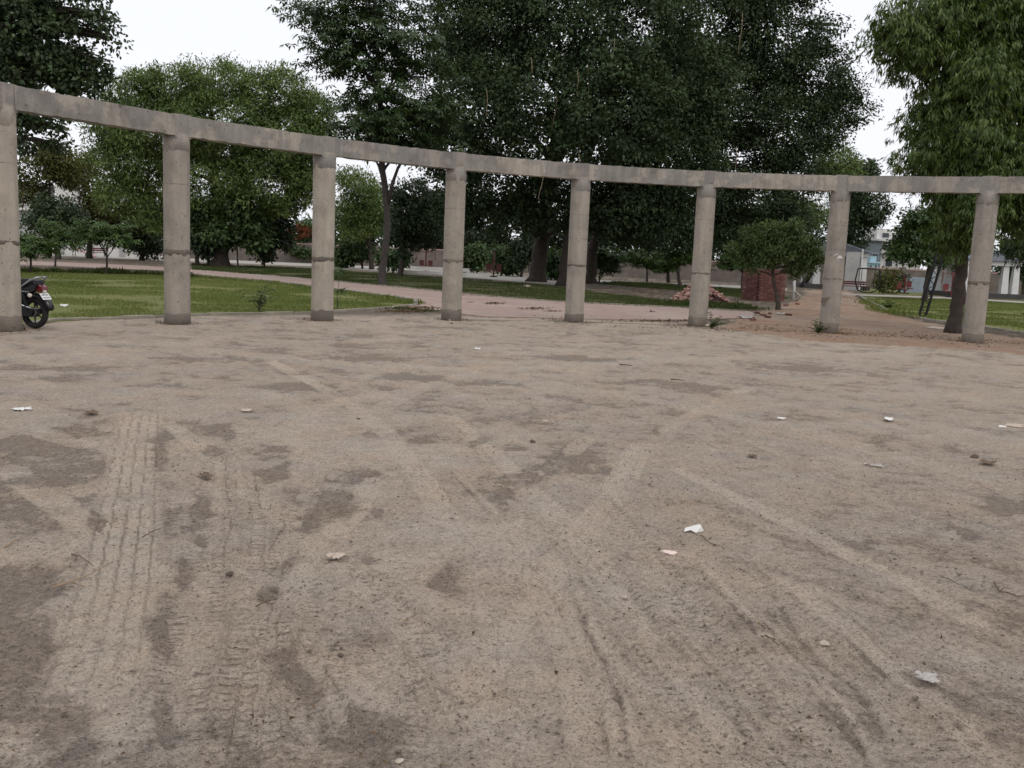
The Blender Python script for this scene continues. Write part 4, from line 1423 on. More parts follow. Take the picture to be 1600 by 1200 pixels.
stem_plant('sapling', 'small bushy sapling on the left lawn midway between the second and third columns', G(405, 488.5), [(.05, 0, .5, 26, .15), (.28, .1, .62, 24, .3), (-.2, .05, .48, 16, .35), (.35, -.05, .42, 22, .3), (-.42, 0, .42, 8, .5), (.15, .2, .72, 20, .3)], .17, .05, 1)
stem_plant('sapling', 'thin tall sapling hugging the right side of the third column', G(527, 487), [(.06, 0, 1.15, 34, .78), (.16, .05, .62, 14, .7), (-.05, .1, .55, 6, .8)], .24, .055, 2)
stem_plant('weed', 'green weed sprawling at the foot of the sixth column', G(1111, 513), [(.22, -.05, .24, 34, .1), (.4, -.1, .14, 34, .1), (-.05, .05, .42, 16, .4), (.28, .1, .32, 26, .2), (.5, .0, .2, 18, .2), (.12, -.12, .16, 24, .1)], .09, .05, 3, 'leaf_mid', 'weed')
stem_plant('weed', 'green weed at the left foot of the seventh column', G(1278, 521), [(.1, -.1, .2, 26, .1), (-.2, -.1, .26, 28, .1), (.25, -.12, .16, 26, .1), (-.1, 0, .34, 24, .2), (.08, .1, .3, 18, .2), (-.3, -.05, .16, 18, .1)], .085, .05, 4, 'leaf_mid', 'weed')
stem_plant('weed', 'low weed at the white end of the kerb before the right lawn', G(1386, 484), [(.3, 0, .35, 30, .1), (-.3, 0, .3, 30, .1), (.1, .2, .5, 24, .2), (.6, 0, .25, 26, .1)], .16, .08, 5, 'leaf_mid', 'weed')


def tufts(name, label, pts, n, seed, h=.16, mat='blade_sun', spread=.18):
    rng = np.random.default_rng(seed)
    P = catmull(pts, 12)
    i = rng.integers(0, len(P) - 1, n)
    t = rng.random((n, 1))
    p = P[i] * (1 - t) + P[i + 1] * t + rng.normal(size=(n, 2)) * spread
    k = .4 + 1.2 * fbm(p[:, 0] * 1.3, p[:, 1] * 1.3, 2, seed)
    pos = np.column_stack([p, np.full(n, .02)])
    d = np.column_stack([rng.normal(size=(n, 2)) * .6, np.ones(n)])
    L = h * k * rng.uniform(.5, 1.3, n)
    o = leaves(pos, d, rng.normal(size=(n, 3)), L, L * .28, rng.random(n), name, M[mat], None)
    return tag(o, label, 'grass', kind='stuff')


tufts('edge_weeds', 'ragged weeds along the near kerb of the paved path', pw([(300, 433.5), (400, 441.5), (480, 451), (560, 462), (620, 470), (650, 476)]), 4000, 3, .13)
tufts('edge_weeds', 'dark weeds along the raised path edge behind the left lawn', pw([(20, 425), (150, 428), (250, 431), (300, 434)]), 2500, 4, .25, 'blade_shade')
tufts('edge_weeds', 'weeds around the heap of bricks', pw([(1040, 474), (1090, 478), (1130, 480), (1165, 484)]), 2500, 5, .2, 'blade_shade', .4)
tufts('edge_weeds', 'weeds along the left end of the right lawn', pw([(1350, 470), (1372, 482), (1392, 490), (1450, 500)]), 1800, 6, .16, 'blade_sun', .3)
tufts('edge_weeds', 'thin weeds at the edge of the pavers beside the lawn tip', pw([(615, 484), (660, 486), (690, 488)]), 700, 8, .08, 'blade_shade', .2)

# ------------------------------------------------------------------ far buildings, walls, furniture


def placed(name, label, cat, px, py, d=None, rz=0.0, group=None):
    if d is None:
        p = G(px, py)
    else:
        p = at(px, py, d)
    p.z = 0
    return tag(empty(name, p, rz), label, cat, group), p


def mpp(p):
    return p.y / FPX


# boundary wall: panels between piers
wall = tag(empty('boundary_wall', (0, 0, 0)), 'long brown plastered boundary wall with pink coping closing the park', 'wall')
wm = MB().box((0, 0, 1.05), (3.86, .2, 2.3)).mesh('wall_panel', M['brown_wall'])
pmn = MB().box((0, 0, 1.2), (.4, .34, 2.5)).mesh('pier', M['brown_wall'])
cm = MB().box((0, 0, 2.28), (3.86, .32, .14)).mesh('coping', M['pink_cap'])
wp = [(-85, 116), (-20, 112), (20, 108), (62, 97), (110, 92)]
WP = np.array(wp, float)
seg = np.hypot(*np.diff(WP, axis=0).T)
cum = np.concatenate([[0], np.cumsum(seg)])
npan = int(cum[-1] / 4.26)
for i in range(npan):
    s = (i + .5) * cum[-1] / npan
    p = [np.interp(s, cum, WP[:, k]) for k in (0, 1)]
    j = min(np.searchsorted(cum, s) - 1, len(WP) - 2)
    a = math.atan2(*(WP[j + 1] - WP[j])[::-1])
    o = link(bpy.data.objects.new('wall_panel', wm), wall)
    o.location = (*p, 0)
    o.rotation_euler = (0, 0, a)
    c_ = link(bpy.data.objects.new('coping', cm), o)
    q = link(bpy.data.objects.new('pier', pmn), wall)
    q.location = (p[0] - 2.13 * math.cos(a), p[1] - 2.13 * math.sin(a), 0)
    q.rotation_euler = (0, 0, a)

# low white wall building at left
root, p = placed('white_building', 'low white building with flat walls behind the frangipani shrubs', 'building', 165, 403, 98)
MB().box((0, 0, 1.15), (13.0, 3, 2.3)).build('wall', M['white_wall'], root)
MB().box((0, -.05, 2.36), (13.3, 3.4, .12)).build('roof', M['white_wall'], root)
for x in (-3.9, -.8, 2.4, 5.2):
    MB().box((x, -1.56, 1.1), (.5, .14, 2.2)).build('pilaster', M['grey_wall'], root)
for x in (-5.2, 4.0):
    w_ = MB().box((x, -1.53, 1.3), (.9, .08, 1.0)).build('window', M['white_paint'], root)
    MB().box((x, -1.575, 1.3), (.7, .03, .8)).build('pane', M['glass'], w_)

# grey house at far left
root, p = placed('grey_house', 'grey house with pale slab edges half hidden by trees at far left', 'house', 45, 396, 112)
k = 112 / FPX
MB().box((-.5, 0, 4), (4.6, 6, 8)).build('wall', M['grey_wall'], root)
for z in (4.9, 7.9):
    MB().box((-.3, -.2, z), (6.0, 6.8, .3)).build('slab', M['white_wall'], root)
MB().box((4.8, 1, 4.4), (1.8, 4, 8.8)).build('stair_tower', M['white_wall'], root)
for z in (2.5, 6.2):
    w_ = MB().box((-.8, -3.03, z), (1.4, .1, 1.3)).build('window', M['white_paint'], root)
    MB().box((-.8, -3.09, z), (1.2, .04, 1.1)).build('pane', M['glass'], w_)

# white three-storey house at right
d = 150
root, p = placed('white_house', 'pale three-storey house with dark windows and a roof room above the right boundary wall', 'house', 1392, 430, d)
k = d / FPX
H = lambda y: EYE + (432 - y) * k
X = lambda x: (x - 1392) * k
MB().box(((X(1360) + X(1428)) / 2, 2, H(382) / 2), (X(1428) - X(1360), 8, H(382))).build('wall', M['white_wall'], root)
MB().box(((X(1359) + X(1392)) / 2, 2, H(372)), (X(1392) - X(1359), 7, H(363) - H(381))).build('roof_room', M['white_wall'], root)
MB().box(((X(1357) + X(1432)) / 2, 1.6, H(380.5)), (X(1432) - X(1357), 9.6, .35)).build('roof_slab', M['white_paint'], root)
MB().box(((X(1360) + X(1400)) / 2, -2.3, H(399)), (X(1420) - X(1360), 1.0, .2)).build('balcony_slab', M['grey_wall'], root)
for (x0, x1, y0, y1) in ((1365, 1376, 387, 394), (1378, 1386, 393, 397), (1367, 1377, 369, 376), (1374, 1384, 408, 419), (1395, 1404, 388, 395), (1408, 1417, 388, 395), (1395, 1406, 405, 413)):
    yf = -2.04 if y0 > 378 else -1.54
    w_ = MB().box(((X(x0) + X(x1)) / 2, yf, (H(y0) + H(y1)) / 2), (X(x1) - X(x0) + .25, .1, H(y0) - H(y1) + .25)).build('window', M['white_paint'], root)
    MB().box(((X(x0) + X(x1)) / 2, yf - .065, (H(y0) + H(y1)) / 2), (X(x1) - X(x0), .04, H(y0) - H(y1))).build('pane', M['glass'], w_)
MB().tube([(X(1390), -2.6, 0), (X(1390), -2.6, H(398))], .06, 6).build('drain_pipe', M['steel_dark'], root)
# slate building left of it
root, p = placed('slate_building', 'slate blue building between the dark rounded tree and the pale house', 'building', 1352, 430, 140)
MB().box((0, 0, 3.2), (2.2, 5, 6.4)).build('wall', M['blue_dark'], root)
MB().box((0, -.1, 6.45), (2.5, 5.5, .14)).build('roof', M['roof_dark'], root)
w_ = MB().box((.2, -2.53, 4.2), (1.0, .1, 1.0)).build('window', M['blue_grey'], root)
MB().box((.2, -2.59, 4.2), (.8, .04, .8)).build('pane', M['glass'], w_)
# pale blue shrine-like tank booth above the wall
d = 118
root, p = placed('blue_booth', 'small stepped pale blue booth standing above the right wall', 'booth', 1361, 430, d)
k = d / FPX
Z = lambda y: EYE + (430 - y) * k
MB().box((0, 0, Z(414) / 2), (14 * k, 1.1, Z(414))).build('base', M['blue_paint'], root)
MB().box((0, -.02, Z(412)), (18 * k, 1.6, 2.2 * k)).build('ledge', M['blue_paint'], root)
MB().box((-.02, 0, (Z(403) + Z(411)) / 2), (9 * k, .8, 9 * k)).build('top_box', M['blue_paint'], root)
for x in (-.35, .3):
    MB().box((x, -.57, Z(418)), (.2, .06, .28)).build('opening', M['glass'], root)

# pavilions with flared white piers
def pavilion(label, px, py, wpx, d, rz, eave_px):
    root, p = placed('pavilion', label, 'pavilion', px, py, d, rz)
    k = d / FPX
    W = wpx * k
    he = eave_px * k
    MB().box((0, 0, .22), (W + .6, W + .6, .44)).build('plinth', M['dark_stone'], root)
    for sx in (-1, 1):
        for sy in (-1, 1):
            for (ox, oy) in ((0, 0), (-sx * .95, 0)):
                t = MB()
                t.box((sx * (W / 2 - .3) + ox, sy * (W / 2 - .3) + oy, .44 + (he - .8) / 2), (.62, .42, he - .8), taper=.78)
                t.build('pier', M['white_paint'], root)
    for (cx, cy, lx, ly) in ((0, -1, W, .34), (0, 1, W, .34), (-1, 0, .34, W - .69), (1, 0, .34, W - .69)):
        MB().box((cx * (W / 2 - .17), cy * (W / 2 - .17), he - .18), (lx, ly, .36)).build('ring_beam', M['white_paint'], root)
    h2 = W / 2 + .25
    rf = MB().add([(-h2, -h2, he + .003), (h2, -h2, he + .003), (h2, h2, he + .003), (-h2, h2, he + .003), (0, 0, he + W * .22)], [(0, 1, 4), (1, 2, 4), (2, 3, 4), (3, 0, 4), (3, 2, 1, 0)]).build('roof', M['roof_dark'], root)
    for sx in (-1, 1):
        for sy in (-1, 1):
            MB().tube([(sx * h2, sy * h2, he + .03), (0, 0, he + W * .22 + .03)], .05, 6).build('roof_rib', M['blue_grey'], root)
    return root


pavilion('white pavilion with dark hipped roof behind the rightmost column', 1521, 462, 88, 80, .12, 56)
pavilion('white pavilion with grey panels behind the seventh column', 1300, 449, 78, 92, -.05, 56)
# grey tall panel and white pole beside the second pavilion
root, p = placed('partition_wall', 'tall pale grey panel with a white post right of the seventh column', 'panel', 1332, 450, 88)
MB().box((-.2, 0, 1.8), (1.3, .12, 3.6)).build('board', M['grey_wall'], root)
MB().tube([(.62, -.05, 0), (.62, -.05, 3.9)], .09, 8).build('post', M['white_paint'], root)

# blue grey sheet hoarding in front of the wall
root, p = placed('metal_hoarding', 'low blue grey sheet hoarding leaning at the right boundary wall', 'hoarding', 1434, 454, 90)
for i in range(4):
    MB().box((-1.35 + i * .92, 0 if i % 2 else .03, .75 + (.35 if i == 3 else 0)), (.9, .05, 1.5 + (.7 if i == 3 else 0))).build('sheet', M['blue_grey'], root)


# exercise machines
def machine(label, px, py, d=None, h=2.0, mat='red', rz=0.0, seat=True, arms=True, group='outdoor exercise machines'):
    root, p = placed('exercise_machine', label, 'exercise machine', px, py, d, rz, group)
    MB().box((0, 0, .05), (.6, .6, .1)).build('base_plate', M['steel_dark'], root)
    MB().tube([(0, 0, .06), (0, 0, h)], .07, 8).build('post', M[mat], root)
    MB().lathe([(.10, h - .02), (.12, h + .04), (.07, h + .12), (.01, h + .15)], 10).build('cap', M['steel_dark'], root)
    if arms:
        for s in (-1, 1):
            MB().tube([(0, 0, h * .86), (s * .5, 0, h * .93), (s * .85, 0, h * .86), (s * .9, 0, h * .55)], .035, 6).build('arm', M[mat], root)
    if seat:
        for s in (-1, 1):
            MB().box((s * .42, 0, .5), (.42, .42, .10)).build('seat', M[mat], root)
            MB().box((s * .42, .2, .85), (.42, .08, .5)).build('backrest', M[mat], root)
            MB().tube([(s * .42, 0, .46), (s * .1, 0, .3), (0, 0, .3)], .03, 6).build('seat_bracket', M['steel_dark'], root)
    return root


machine('maroon exercise machine with two seats and raised arms left of the fourth column', 665, 424.5, None, 2.1, 'red_dark')
machine('dark exercise post with a red box seat between the fourth and fifth columns', 771, 433, None, 2.2, 'red_dark', arms=False)
machine('small red exercise machine right beside the fourth column', 724, 426, None, 1.3, 'red_dark', arms=False)
machine('red exercise machine with two seats before the right boundary wall', 1394, 459, None, 1.9, 'red')
machine('lower red exercise machine right of the dark green shrub', 1413, 459, None, 1.5, 'red', arms=False)
machine('red exercise machine with a handlebar in front of the right pavilion', 1486, 465, None, 2.1, 'red')
machine('dark red exercise post left of the second column', 231, 410, 90, 1.9, 'red_dark', .3)
root, p = placed('exercise_hoop', 'black round-cornered tube frame standing on the far right lawn', 'exercise frame', 1354, 458)
MB().tube([(-.9, 0, 2.0), (-1.05, 0, 1.0), (-.8, 0, .25), (-.3, 0, .05), (.3, 0, .05), (.8, 0, .25), (1.05, 0, 1.0), (.9, 0, 2.0), (.6, 0, 2.05), (-.6, 0, 2.05), (-.9, 0, 2.0)], .06, 8).build('frame', M['black_iron'], root, True)
for s in (-.55, .55):
    MB().tube([(s, 0, 2.0), (s, .05, .5)], .03, 6).build('hanger', M['steel_dark'], root)
MB().box((.85, -.1, 1.5), (.35, .1, .14)).build('grip', M['steel_dark'], root)


def bench(label, px, py, d, mat, L=2.0, rz=0.0, tilt=False):
    root, p = placed('bench', label, 'bench', px, py, d, rz, 'park benches')
    for i in range(3):
        MB().box((0, -.18 + i * .18, .46), (L, .15, .06)).build('seat_slat', M[mat], root)
    for i in range(2):
        MB().box((0, .30 + i * .03, .66 + i * .18), (L, .05, .14)).build('back_slat', M[mat], root)
    for s in (-1, 1):
        MB().tube([(s * L * .42, -.25, -.02), (s * L * .42, -.22, .43), (s * L * .42, .22, .43), (s * L * .42, .25, -.02)], .035, 6).build('leg', M['steel_dark'], root)
        MB().tube([(s * L * .42, .24, .40), (s * L * .42, .37, .95)], .03, 6).build('back_post', M['steel_dark'], root)
    return root


bench('red bench before the grey panel right of the seventh column', 1332, 451.5, 84, 'red_dark', 2.6)
bench('maroon bench in front of the low white building near the second column', 240, 403, 94, 'red_dark', 2.6)
bench('maroon bench behind the frangipani with forked stems', 150, 405, 92, 'red_dark', 2.2)
root, p = placed('seesaw', 'faded pink playground slide beside a maroon bench behind the left lawn', 'playground slide', 133, 405.5, 90)
MB().prism([(-1.1, .75), (-1.0, .85), (1.0, .15), (1.0, .05)], -.28, .28).build('chute', M['pink'], root)
for s in (-1, 1):
    MB().tube([(-1.05, s * .26, -.02), (-1.05, s * .26, 1.1), (-.8, s * .26, .95)], .03, 6).build('rail', M['red_dark'], root)
for z in (.2, .45, .7):
    MB().tube([(-1.05, -.26, z), (-1.05, .26, z)], .02, 6).build('rung', M['red_dark'], root)
root.name = 'playground_slide'


# black lattice mast leaning beside the right tree
b = G(1440, 498)
top = at(1489, 330, b.y)
root = tag(empty('lattice_mast', b), 'black lattice iron mast leaning beside the brown trunk at right', 'mast')
ax = (top - b)
L = ax.length
u = ax.normalized()
s_ = Vector((u.z, 0, -u.x)).normalized()
for sg in (-1, 1):
    MB().tube([s_ * sg * .125 - u * .1, s_ * sg * .12 + u * L], .05, 6).build('rail', M['black_iron'], root)
nl = 22
for i in range(nl):
    a0, a1 = L * i / nl, L * (i + 1) / nl
    sg = 1 if i % 2 else -1
    MB().tube([s_ * sg * .11 + u * a0, -s_ * sg * .11 + u * a1], .017, 5).build('lacing_bar', M['black_iron'], root)

# ------------------------------------------------------------------ bricks
bm_ = []
for mt in BRICKS + PALE_BRICKS:
    rngb = random.Random(3)
    mb = MB().box((0, 0, 0), (.222, .105, .066))
    mb.v = [(x + rngb.uniform(-.004, .004), y + rngb.uniform(-.004, .004), z + rngb.uniform(-.003, .003)) for x, y, z in mb.v]
    bm_.append(mb.mesh('brick', mt))
rngb = random.Random(5)
c = G(1093, 474)
pile = tag(empty('brick_heap', c), 'tumbled heap of pinkish red bricks behind the sixth column', 'brick heap')
mo = MB()
PR = 1.25
mo.lathe([(PR * .95, -.05), (PR * .8, .16), (PR * .5, .5), (PR * .22, .76), (.01, .86)], 18)
mo.v = [(x * 1.0, y * .8, z) for x, y, z in mo.v]
mo.build('rubble', M['brick_core'], pile)
for i in range(230):
    a = rngb.uniform(0, 2 * math.pi)
    q = rngb.random() ** .6
    r_ = q * PR * 1.05
    z = max(.03, .92 * (1 - q) ** .85 * 1.02 + rngb.uniform(-.02, .06)) if q < .97 else .03
    o = link(bpy.data.objects.new('brick', bm_[3 + rngb.randrange(3)]), pile)
    o.location = (r_ * math.cos(a), r_ * math.sin(a) * .82, z)
    o.rotation_euler = (rngb.uniform(-.7, .7), rngb.uniform(-.6, .6), rngb.uniform(0, 6.3))

# orderly stack
c = G(1206, 471)
kk = c.y / FPX
stack = tag(empty('brick_stack', c, .42), 'orderly stack of dark red bricks with a whitewashed corner behind the small feathery tree', 'brick stack')
FW, FD, NC = 1.62, 1.5, 20
MB().box((0, FD / 2, NC * .081 / 2 - .02), (FW - .3, FD - .3, NC * .081)).build('core', M['brick_core'], stack)
for r_ in range(NC):
    z = .04 + r_ * .081
    if r_ % 2 == 0:
        n = 7
        for i in range(n):
            o = link(bpy.data.objects.new('brick', bm_[rngb.randrange(3)]), stack)
            o.location = (-FW / 2 + (i + .5) * FW / n, .055 + rngb.uniform(-.012, .012), z)
            o.rotation_euler = (0, rngb.uniform(-.02, .02), rngb.uniform(-.03, .03))
        m_ = 9
    else:
        n = 13
        for i in range(n):
            o = link(bpy.data.objects.new('brick', bm_[rngb.randrange(3)]), stack)
            o.location = (-FW / 2 + (i + .5) * FW / n, .115 + rngb.uniform(-.015, .015), z)
            o.rotation_euler = (0, rngb.uniform(-.02, .02), math.pi / 2 + rngb.uniform(-.03, .03))
    for i in range(5):
        o = link(bpy.data.objects.new('brick', bm_[rngb.randrange(3)]), stack)
        o.location = (-FW / 2 + .06 + rngb.uniform(-.012, .012), .26 + (i + .5) * (FD - .26) / 5, z)
        o.rotation_euler = (0, 0, math.pi / 2 + rngb.uniform(-.03, .03))
# whitewashed post with a propped pole at the stack's right end
root, p = placed('white_post', 'rough whitewashed post at the right end of the brick stack', 'post', 1239, 470.5)
mb = MB()
mb.tube([(0, 0, -.05), (.03, 0, .5), (-.02, 0, 1.0), (.04, 0, 1.4), (.08, 0, 1.62)], [.07, .06, .075, .06, .1], 8)
mb.build('shaft', M['white_paint'], root, True)
MB().tube([(.1, -.1, .02), (.35, -.2, .22), (.05, -.05, .5)], .07, 8).build('prop', M['kerb'], root, True)


# ------------------------------------------------------------------ motorcycle behind the first column
def motorcycle():
    b = G(55, 513.4)
    root = empty('motorcycle', b, math.pi + .0)
    tag(root, 'black motorcycle parked behind the first column, its rear wheel and white number plate showing', 'motorcycle')
    RW = .285
    for x, nm in ((0, 'rear_wheel'), (1.26, 'front_wheel')):
        hub = MB().lathe([(.05, -.07), (.075, -.05), (.075, .05), (.05, .07)], 16, (0, 0, 0), 'y').build(nm, M['steel_dark'], root, True)
        hub.location = (x, 0, RW)
        MB().torus(RW - .048, .048, 36, 10, flat=1.05).build('tyre', M['rubber'], hub, True)
        MB().torus(RW - .088, .018, 36, 8, flat=2.0).build('rim', M['alloy' if x else 'steel_dark'], hub, True)
        for k in range(6):
            a = k * math.pi / 3 + .4
            MB().tube([(.06 * math.cos(a), 0, .06 * math.sin(a)), ((RW - .09) * math.cos(a + .12), 0, (RW - .09) * math.sin(a + .12))], [.016, .011], 6).build('spoke', M['steel_dark'], hub)
        if x == 0:
            MB().lathe([(.085, .055), (.085, .065)], 20, (0, 0, 0), 'y').build('brake_drum', M['alloy'], hub)
    # swingarm, chain cover, shocks
    for s in (-1, 1):
        MB().tube([(0, s * .09, RW), (.48, s * .10, RW + .06)], [.022, .028], 8).build('swingarm', M['steel_dark'], root)
        mb = MB()
        mb.tube([(.03, s * .115, RW + .03), (.16, s * .125, .66)], .016, 8)
        for k in range(7):
            t = .25 + k * .09
            q = Vector((.03, s * .115, RW + .03)).lerp(Vector((.16, s * .125, .66)), t)
            mb.tube([q, q + Vector((.006, 0, .022))], .034, 10)
        mb.build('shock_absorber', M['steel_dark'], root)
    MB().prism([(-.06, RW + .02), (-.07, RW + .07), (-.02, RW + .10), (.42, RW + .15), (.48, RW + .10), (.48, RW + .02), (.4, RW - .03), (0, RW - .07)], .07, .12).build('chain_cover', M['steel_dark'], root)
    MB().tube([(-.22, .10, RW + .10), (-.05, .125, RW + .085), (.22, .13, RW + .15)], [.010, .016, .014], 6).build('saree_guard', M['chrome'], root)
    # rear mudguard hugging the tyre, tail
    V, F = [], []
    n = 14
    for i in range(n):
        a = R(12) + R(150) * i / (n - 1)
        rr = RW + .055 + (.05 if i < 3 else 0)
        for j, (y, dr) in enumerate(((-.075, -.05), (-.06, 0), (0, .012), (.06, 0), (.075, -.05))):
            V.append((-(rr + dr) * math.cos(a), y, RW + (rr + dr) * math.sin(a)))
    for i in range(n - 1):
        for j in range(4):
            F.append((i * 5 + j, i * 5 + j + 1, i * 5 + j + 6, i * 5 + j + 5))
    fend = MB().add(V, F).build('rear_mudguard', M['black_gloss'], root, True)
    so = fend.modifiers.new('thickness', 'SOLIDIFY')
    so.thickness = .008
    MB().prism([(-.36, .34), (-.34, .36), (-.25, .52), (-.19, .60), (-.13, .60), (-.2, .5), (-.29, .36)], -.06, .06).build('mud_flap', M['black_gloss'], root)
    # number plate on the tail
    fr = Vector((-.245, 0, .585))
    pr = Matrix.Rotation(R(38), 3, 'Y')
    pl = MB().box(fr, (.006, .20, .135), pr).build('number_plate', M['plate'], root)
    mk = MB()
    for rowz in (.028, -.028):
        for k in range(5):
            mk.box(fr + pr @ Vector((-.0045, -.064 + k * .032, rowz)), (.002, .018, .034), pr)
    mk.build('plate_lettering', M['plate_ink'], pl)
    MB().prism([(-.235, .70), (-.22, .755), (-.14, .79), (-.06, .78), (-.06, .71), (-.15, .66), (-.21, .66)], -.07, .07).build('tail_light', M['tail_red'], root)
    MB().box((-.215, 0, .675), (.04, .07, .04)).build('plate_lamp', M['amber'], root)
    for s in (-1, 1):
        st = MB().tube([(-.07, s * .06, .64), (-.08, s * .16, .60)], .012, 6).build('indicator', M['steel_dark'], root)
        MB().lathe([(.01, -.03), (.036, -.02), (.04, .015), (.02, .03)], 12, (-.08, s * .19, .60), 'y').build('lens', M['amber'], st, True)
    # tail cowl, seat, grab rail, side panel
    MB().prism([(-.16, .78), (-.10, .80), (.30, .72), (.62, .70), (.62, .54), (.40, .50), (.12, .60), (-.10, .68)], -.105, .105).build('tail_cowl', M['black_gloss'], root)
    sp = [(-.13, .79), (-.10, .865), (.06, .888), (.32, .875), (.46, .845), (.72, .80), (.80, .80), (.80, .72), (.60, .71), (.30, .73), (.0, .79)]
    seat = MB().prism(sp, -.12, .12).build('seat', M['vinyl'], root)
    bv = seat.modifiers.new('round', 'BEVEL')
    bv.width = .02
    bv.segments = 3
    for s in (-1, 1):
        MB().tube([(.24, s * .135, .70), (.10, s * .15, .76), (-.06, s * .15, .86), (-.17, s * .11, .915), (-.19, 0, .92)], [.014, .018, .02, .02, .018], 8).build('grab_rail', M['alloy'], root, True)
        MB().prism([(.30, .70), (.62, .69), (.66, .52), (.44, .46), (.30, .56)], s * .108, s * .14).build('side_panel', M['black_gloss'], root)
        MB().tube([(.0, s * .112, .655), (.18, s * .14, .66), (.34, s * .145, .69)], .012, 6).build('side_strip', M['alloy'], root)
        MB().tube([(.52, s * .05, .62), (.62, s * .08, .45), (.66, s * .09, .28), (.40, s * .12, .30)], .022, 8).build('frame_tube', M['steel_dark'], root)
        MB().tube([(1.26, s * .085, RW), (1.08, s * .085, .78)], [.024, .022], 8).build('fork_leg', M['chrome'], root)
        MB().tube([(1.03, s * .02, .93), (1.0, s * .18, .98), (.90, s * .34, .97)], .014, 8).build('handlebar', M['steel_dark'], root, True)
        MB().tube([(1.0, s * .24, .98), (.99, s * .28, 1.12)], .007, 6).build('mirror', M['steel_dark'], root)
    tk = [(.74, .72), (.76, .84), (.84, .90), (.98, .90), (1.06, .84), (1.08, .74), (.95, .68)]
    tank = MB().prism(tk, -.12, .12).build('fuel_tank', M['black_gloss'], root)
    bv = tank.modifiers.new('round', 'BEVEL')
    bv.width = .045
    bv.segments = 4
    MB().box((.78, 0, .40), (.34, .24, .26)).build('engine', M['alloy'], root)
    MB().tube([(.95, -.1, .4), (.9, -.14, .22), (.4, -.16, .24), (-.12, -.16, .32)], [.022, .024, .045, .05], 10).build('exhaust', M['steel_dark'], root, True)
    MB().lathe([(.02, -.1), (.085, -.02), (.095, .05), (.08, .07)], 16, (0, 0, 0)).build('headlight', M['chrome'], root, True).matrix_local = Matrix.Translation((1.16, 0, .84)) @ Matrix.Rotation(R(90), 4, 'Y')
    V, F = [], []
    for i in range(9):
        a = R(40) + R(95) * i / 8
        for y in (-.06, 0, .06):
            V.append((1.26 + (RW + .04) * math.cos(a), y, RW + (RW + .04 + (.012 if y == 0 else 0)) * math.sin(a)))
    for i in range(8):
        for j in range(2):
            F.append((i * 3 + j, i * 3 + j + 1, i * 3 + j + 4, i * 3 + j + 3))
    ff = MB().add(V, F).build('front_mudguard', M['black_gloss'], root, True)
    ff.modifiers.new('thickness', 'SOLIDIFY').thickness = .006
    MB().tube([(.45, .12, .26), (.50, .28, .0)], .014, 6).build('side_stand', M['steel_dark'], root)
    MB().tube([(.62, -.22, .26), (.62, .22, .26)], .014, 6).build('foot_peg', M['steel_dark'], root)
    root.rotation_euler = (0, 0, R(164))
    return root


motorcycle()


# ------------------------------------------------------------------ litter, stones, twigs on the yard
def scrap(name, label, cat, px, py, wpx, dpx, mat, seed, crumple=.02, curl=.02, rz=0.0, outline=None):
    """a small torn sheet: wpx wide, dpx deep as it lies in the photo"""
    c = G(px, py)
    W = wpx * c.length / FPX * 1.0
    D = (G(px, py - dpx / 2) - G(px, py + dpx / 2)).length
    rng = np.random.default_rng(seed)
    n = 9
    V, F = [], []
    for i in range(n):
        for j in range(n):
            u, v = i / (n - 1) - .5, j / (n - 1) - .5
            e = max(abs(u), abs(v)) > .49
            x = u * W * (1 + (.18 * rng.normal() if e else .03 * rng.normal()))
            y = v * D * (1 + (.18 * rng.normal() if e else .03 * rng.normal()))
            z = .008 + abs(rng.normal()) * crumple * W + curl * (u * u * 4 + abs(v)) * W
            V.append((x, y, z))
    for i in range(n - 1):
        for j in range(n - 1):
            if outline and not outline(i, j, n):
                continue
            a = i * n + j
            F.append((a, a + n, a + n + 1, a + 1))
    o = MB().add(V, F).build(name, M[mat], None)
    so = o.modifiers.new('thickness', 'SOLIDIFY')
    so.thickness = .0012
    o.location = c
    o.rotation_euler = (0, 0, -math.atan2(c.x, c.y) + rz)
    return tag(o, label, cat)


def folded_paper():
    c = G(1082, 832)
    o = MB().add([(-.085, -.03, .010), (-.07, .045, .03), (.07, .06, .075), (.085, .02, .06), (.03, -.045, .012), (-.02, -.02, .03), (.115, .045, .012), (.09, .06, .05), (.02, .03, .055)],
                 [(0, 5, 8, 1), (5, 4, 3, 8), (1, 8, 2), (8, 3, 2), (3, 6, 7, 2), (4, 6, 3)]).build('paper_scrap', M['paper'])
    o.scale = (.62, .62, .62)
    o.location = c
    o.modifiers.new('thickness', 'SOLIDIFY').thickness = .002
    o.rotation_euler = (0, 0, -.12)
    return tag(o, 'folded torn white paper lying on the dirt, largest scrap, right of the centre', 'paper')


folded_paper()


def card():
    c = G(1045, 865)
    V = [(-.075, .035, .006), (-.02, .05, .010), (.06, .0, .016), (.072, -.022, .012), (.03, -.05, .008), (-.01, -.045, .010), (0, 0, .012)]
    o = MB().add(V, [(0, 6, 1), (1, 6, 2), (2, 6, 3), (3, 6, 4), (4, 6, 5), (5, 6, 0)]).build('wrapper', M['paper_pink'])
    o.location = c
    o.scale = (.62, .75, 1)
    o.modifiers.new('thickness', 'SOLIDIFY').thickness = .004
    return tag(o, 'flat pinkish white wrapper on the dirt just below the folded white paper', 'wrapper')


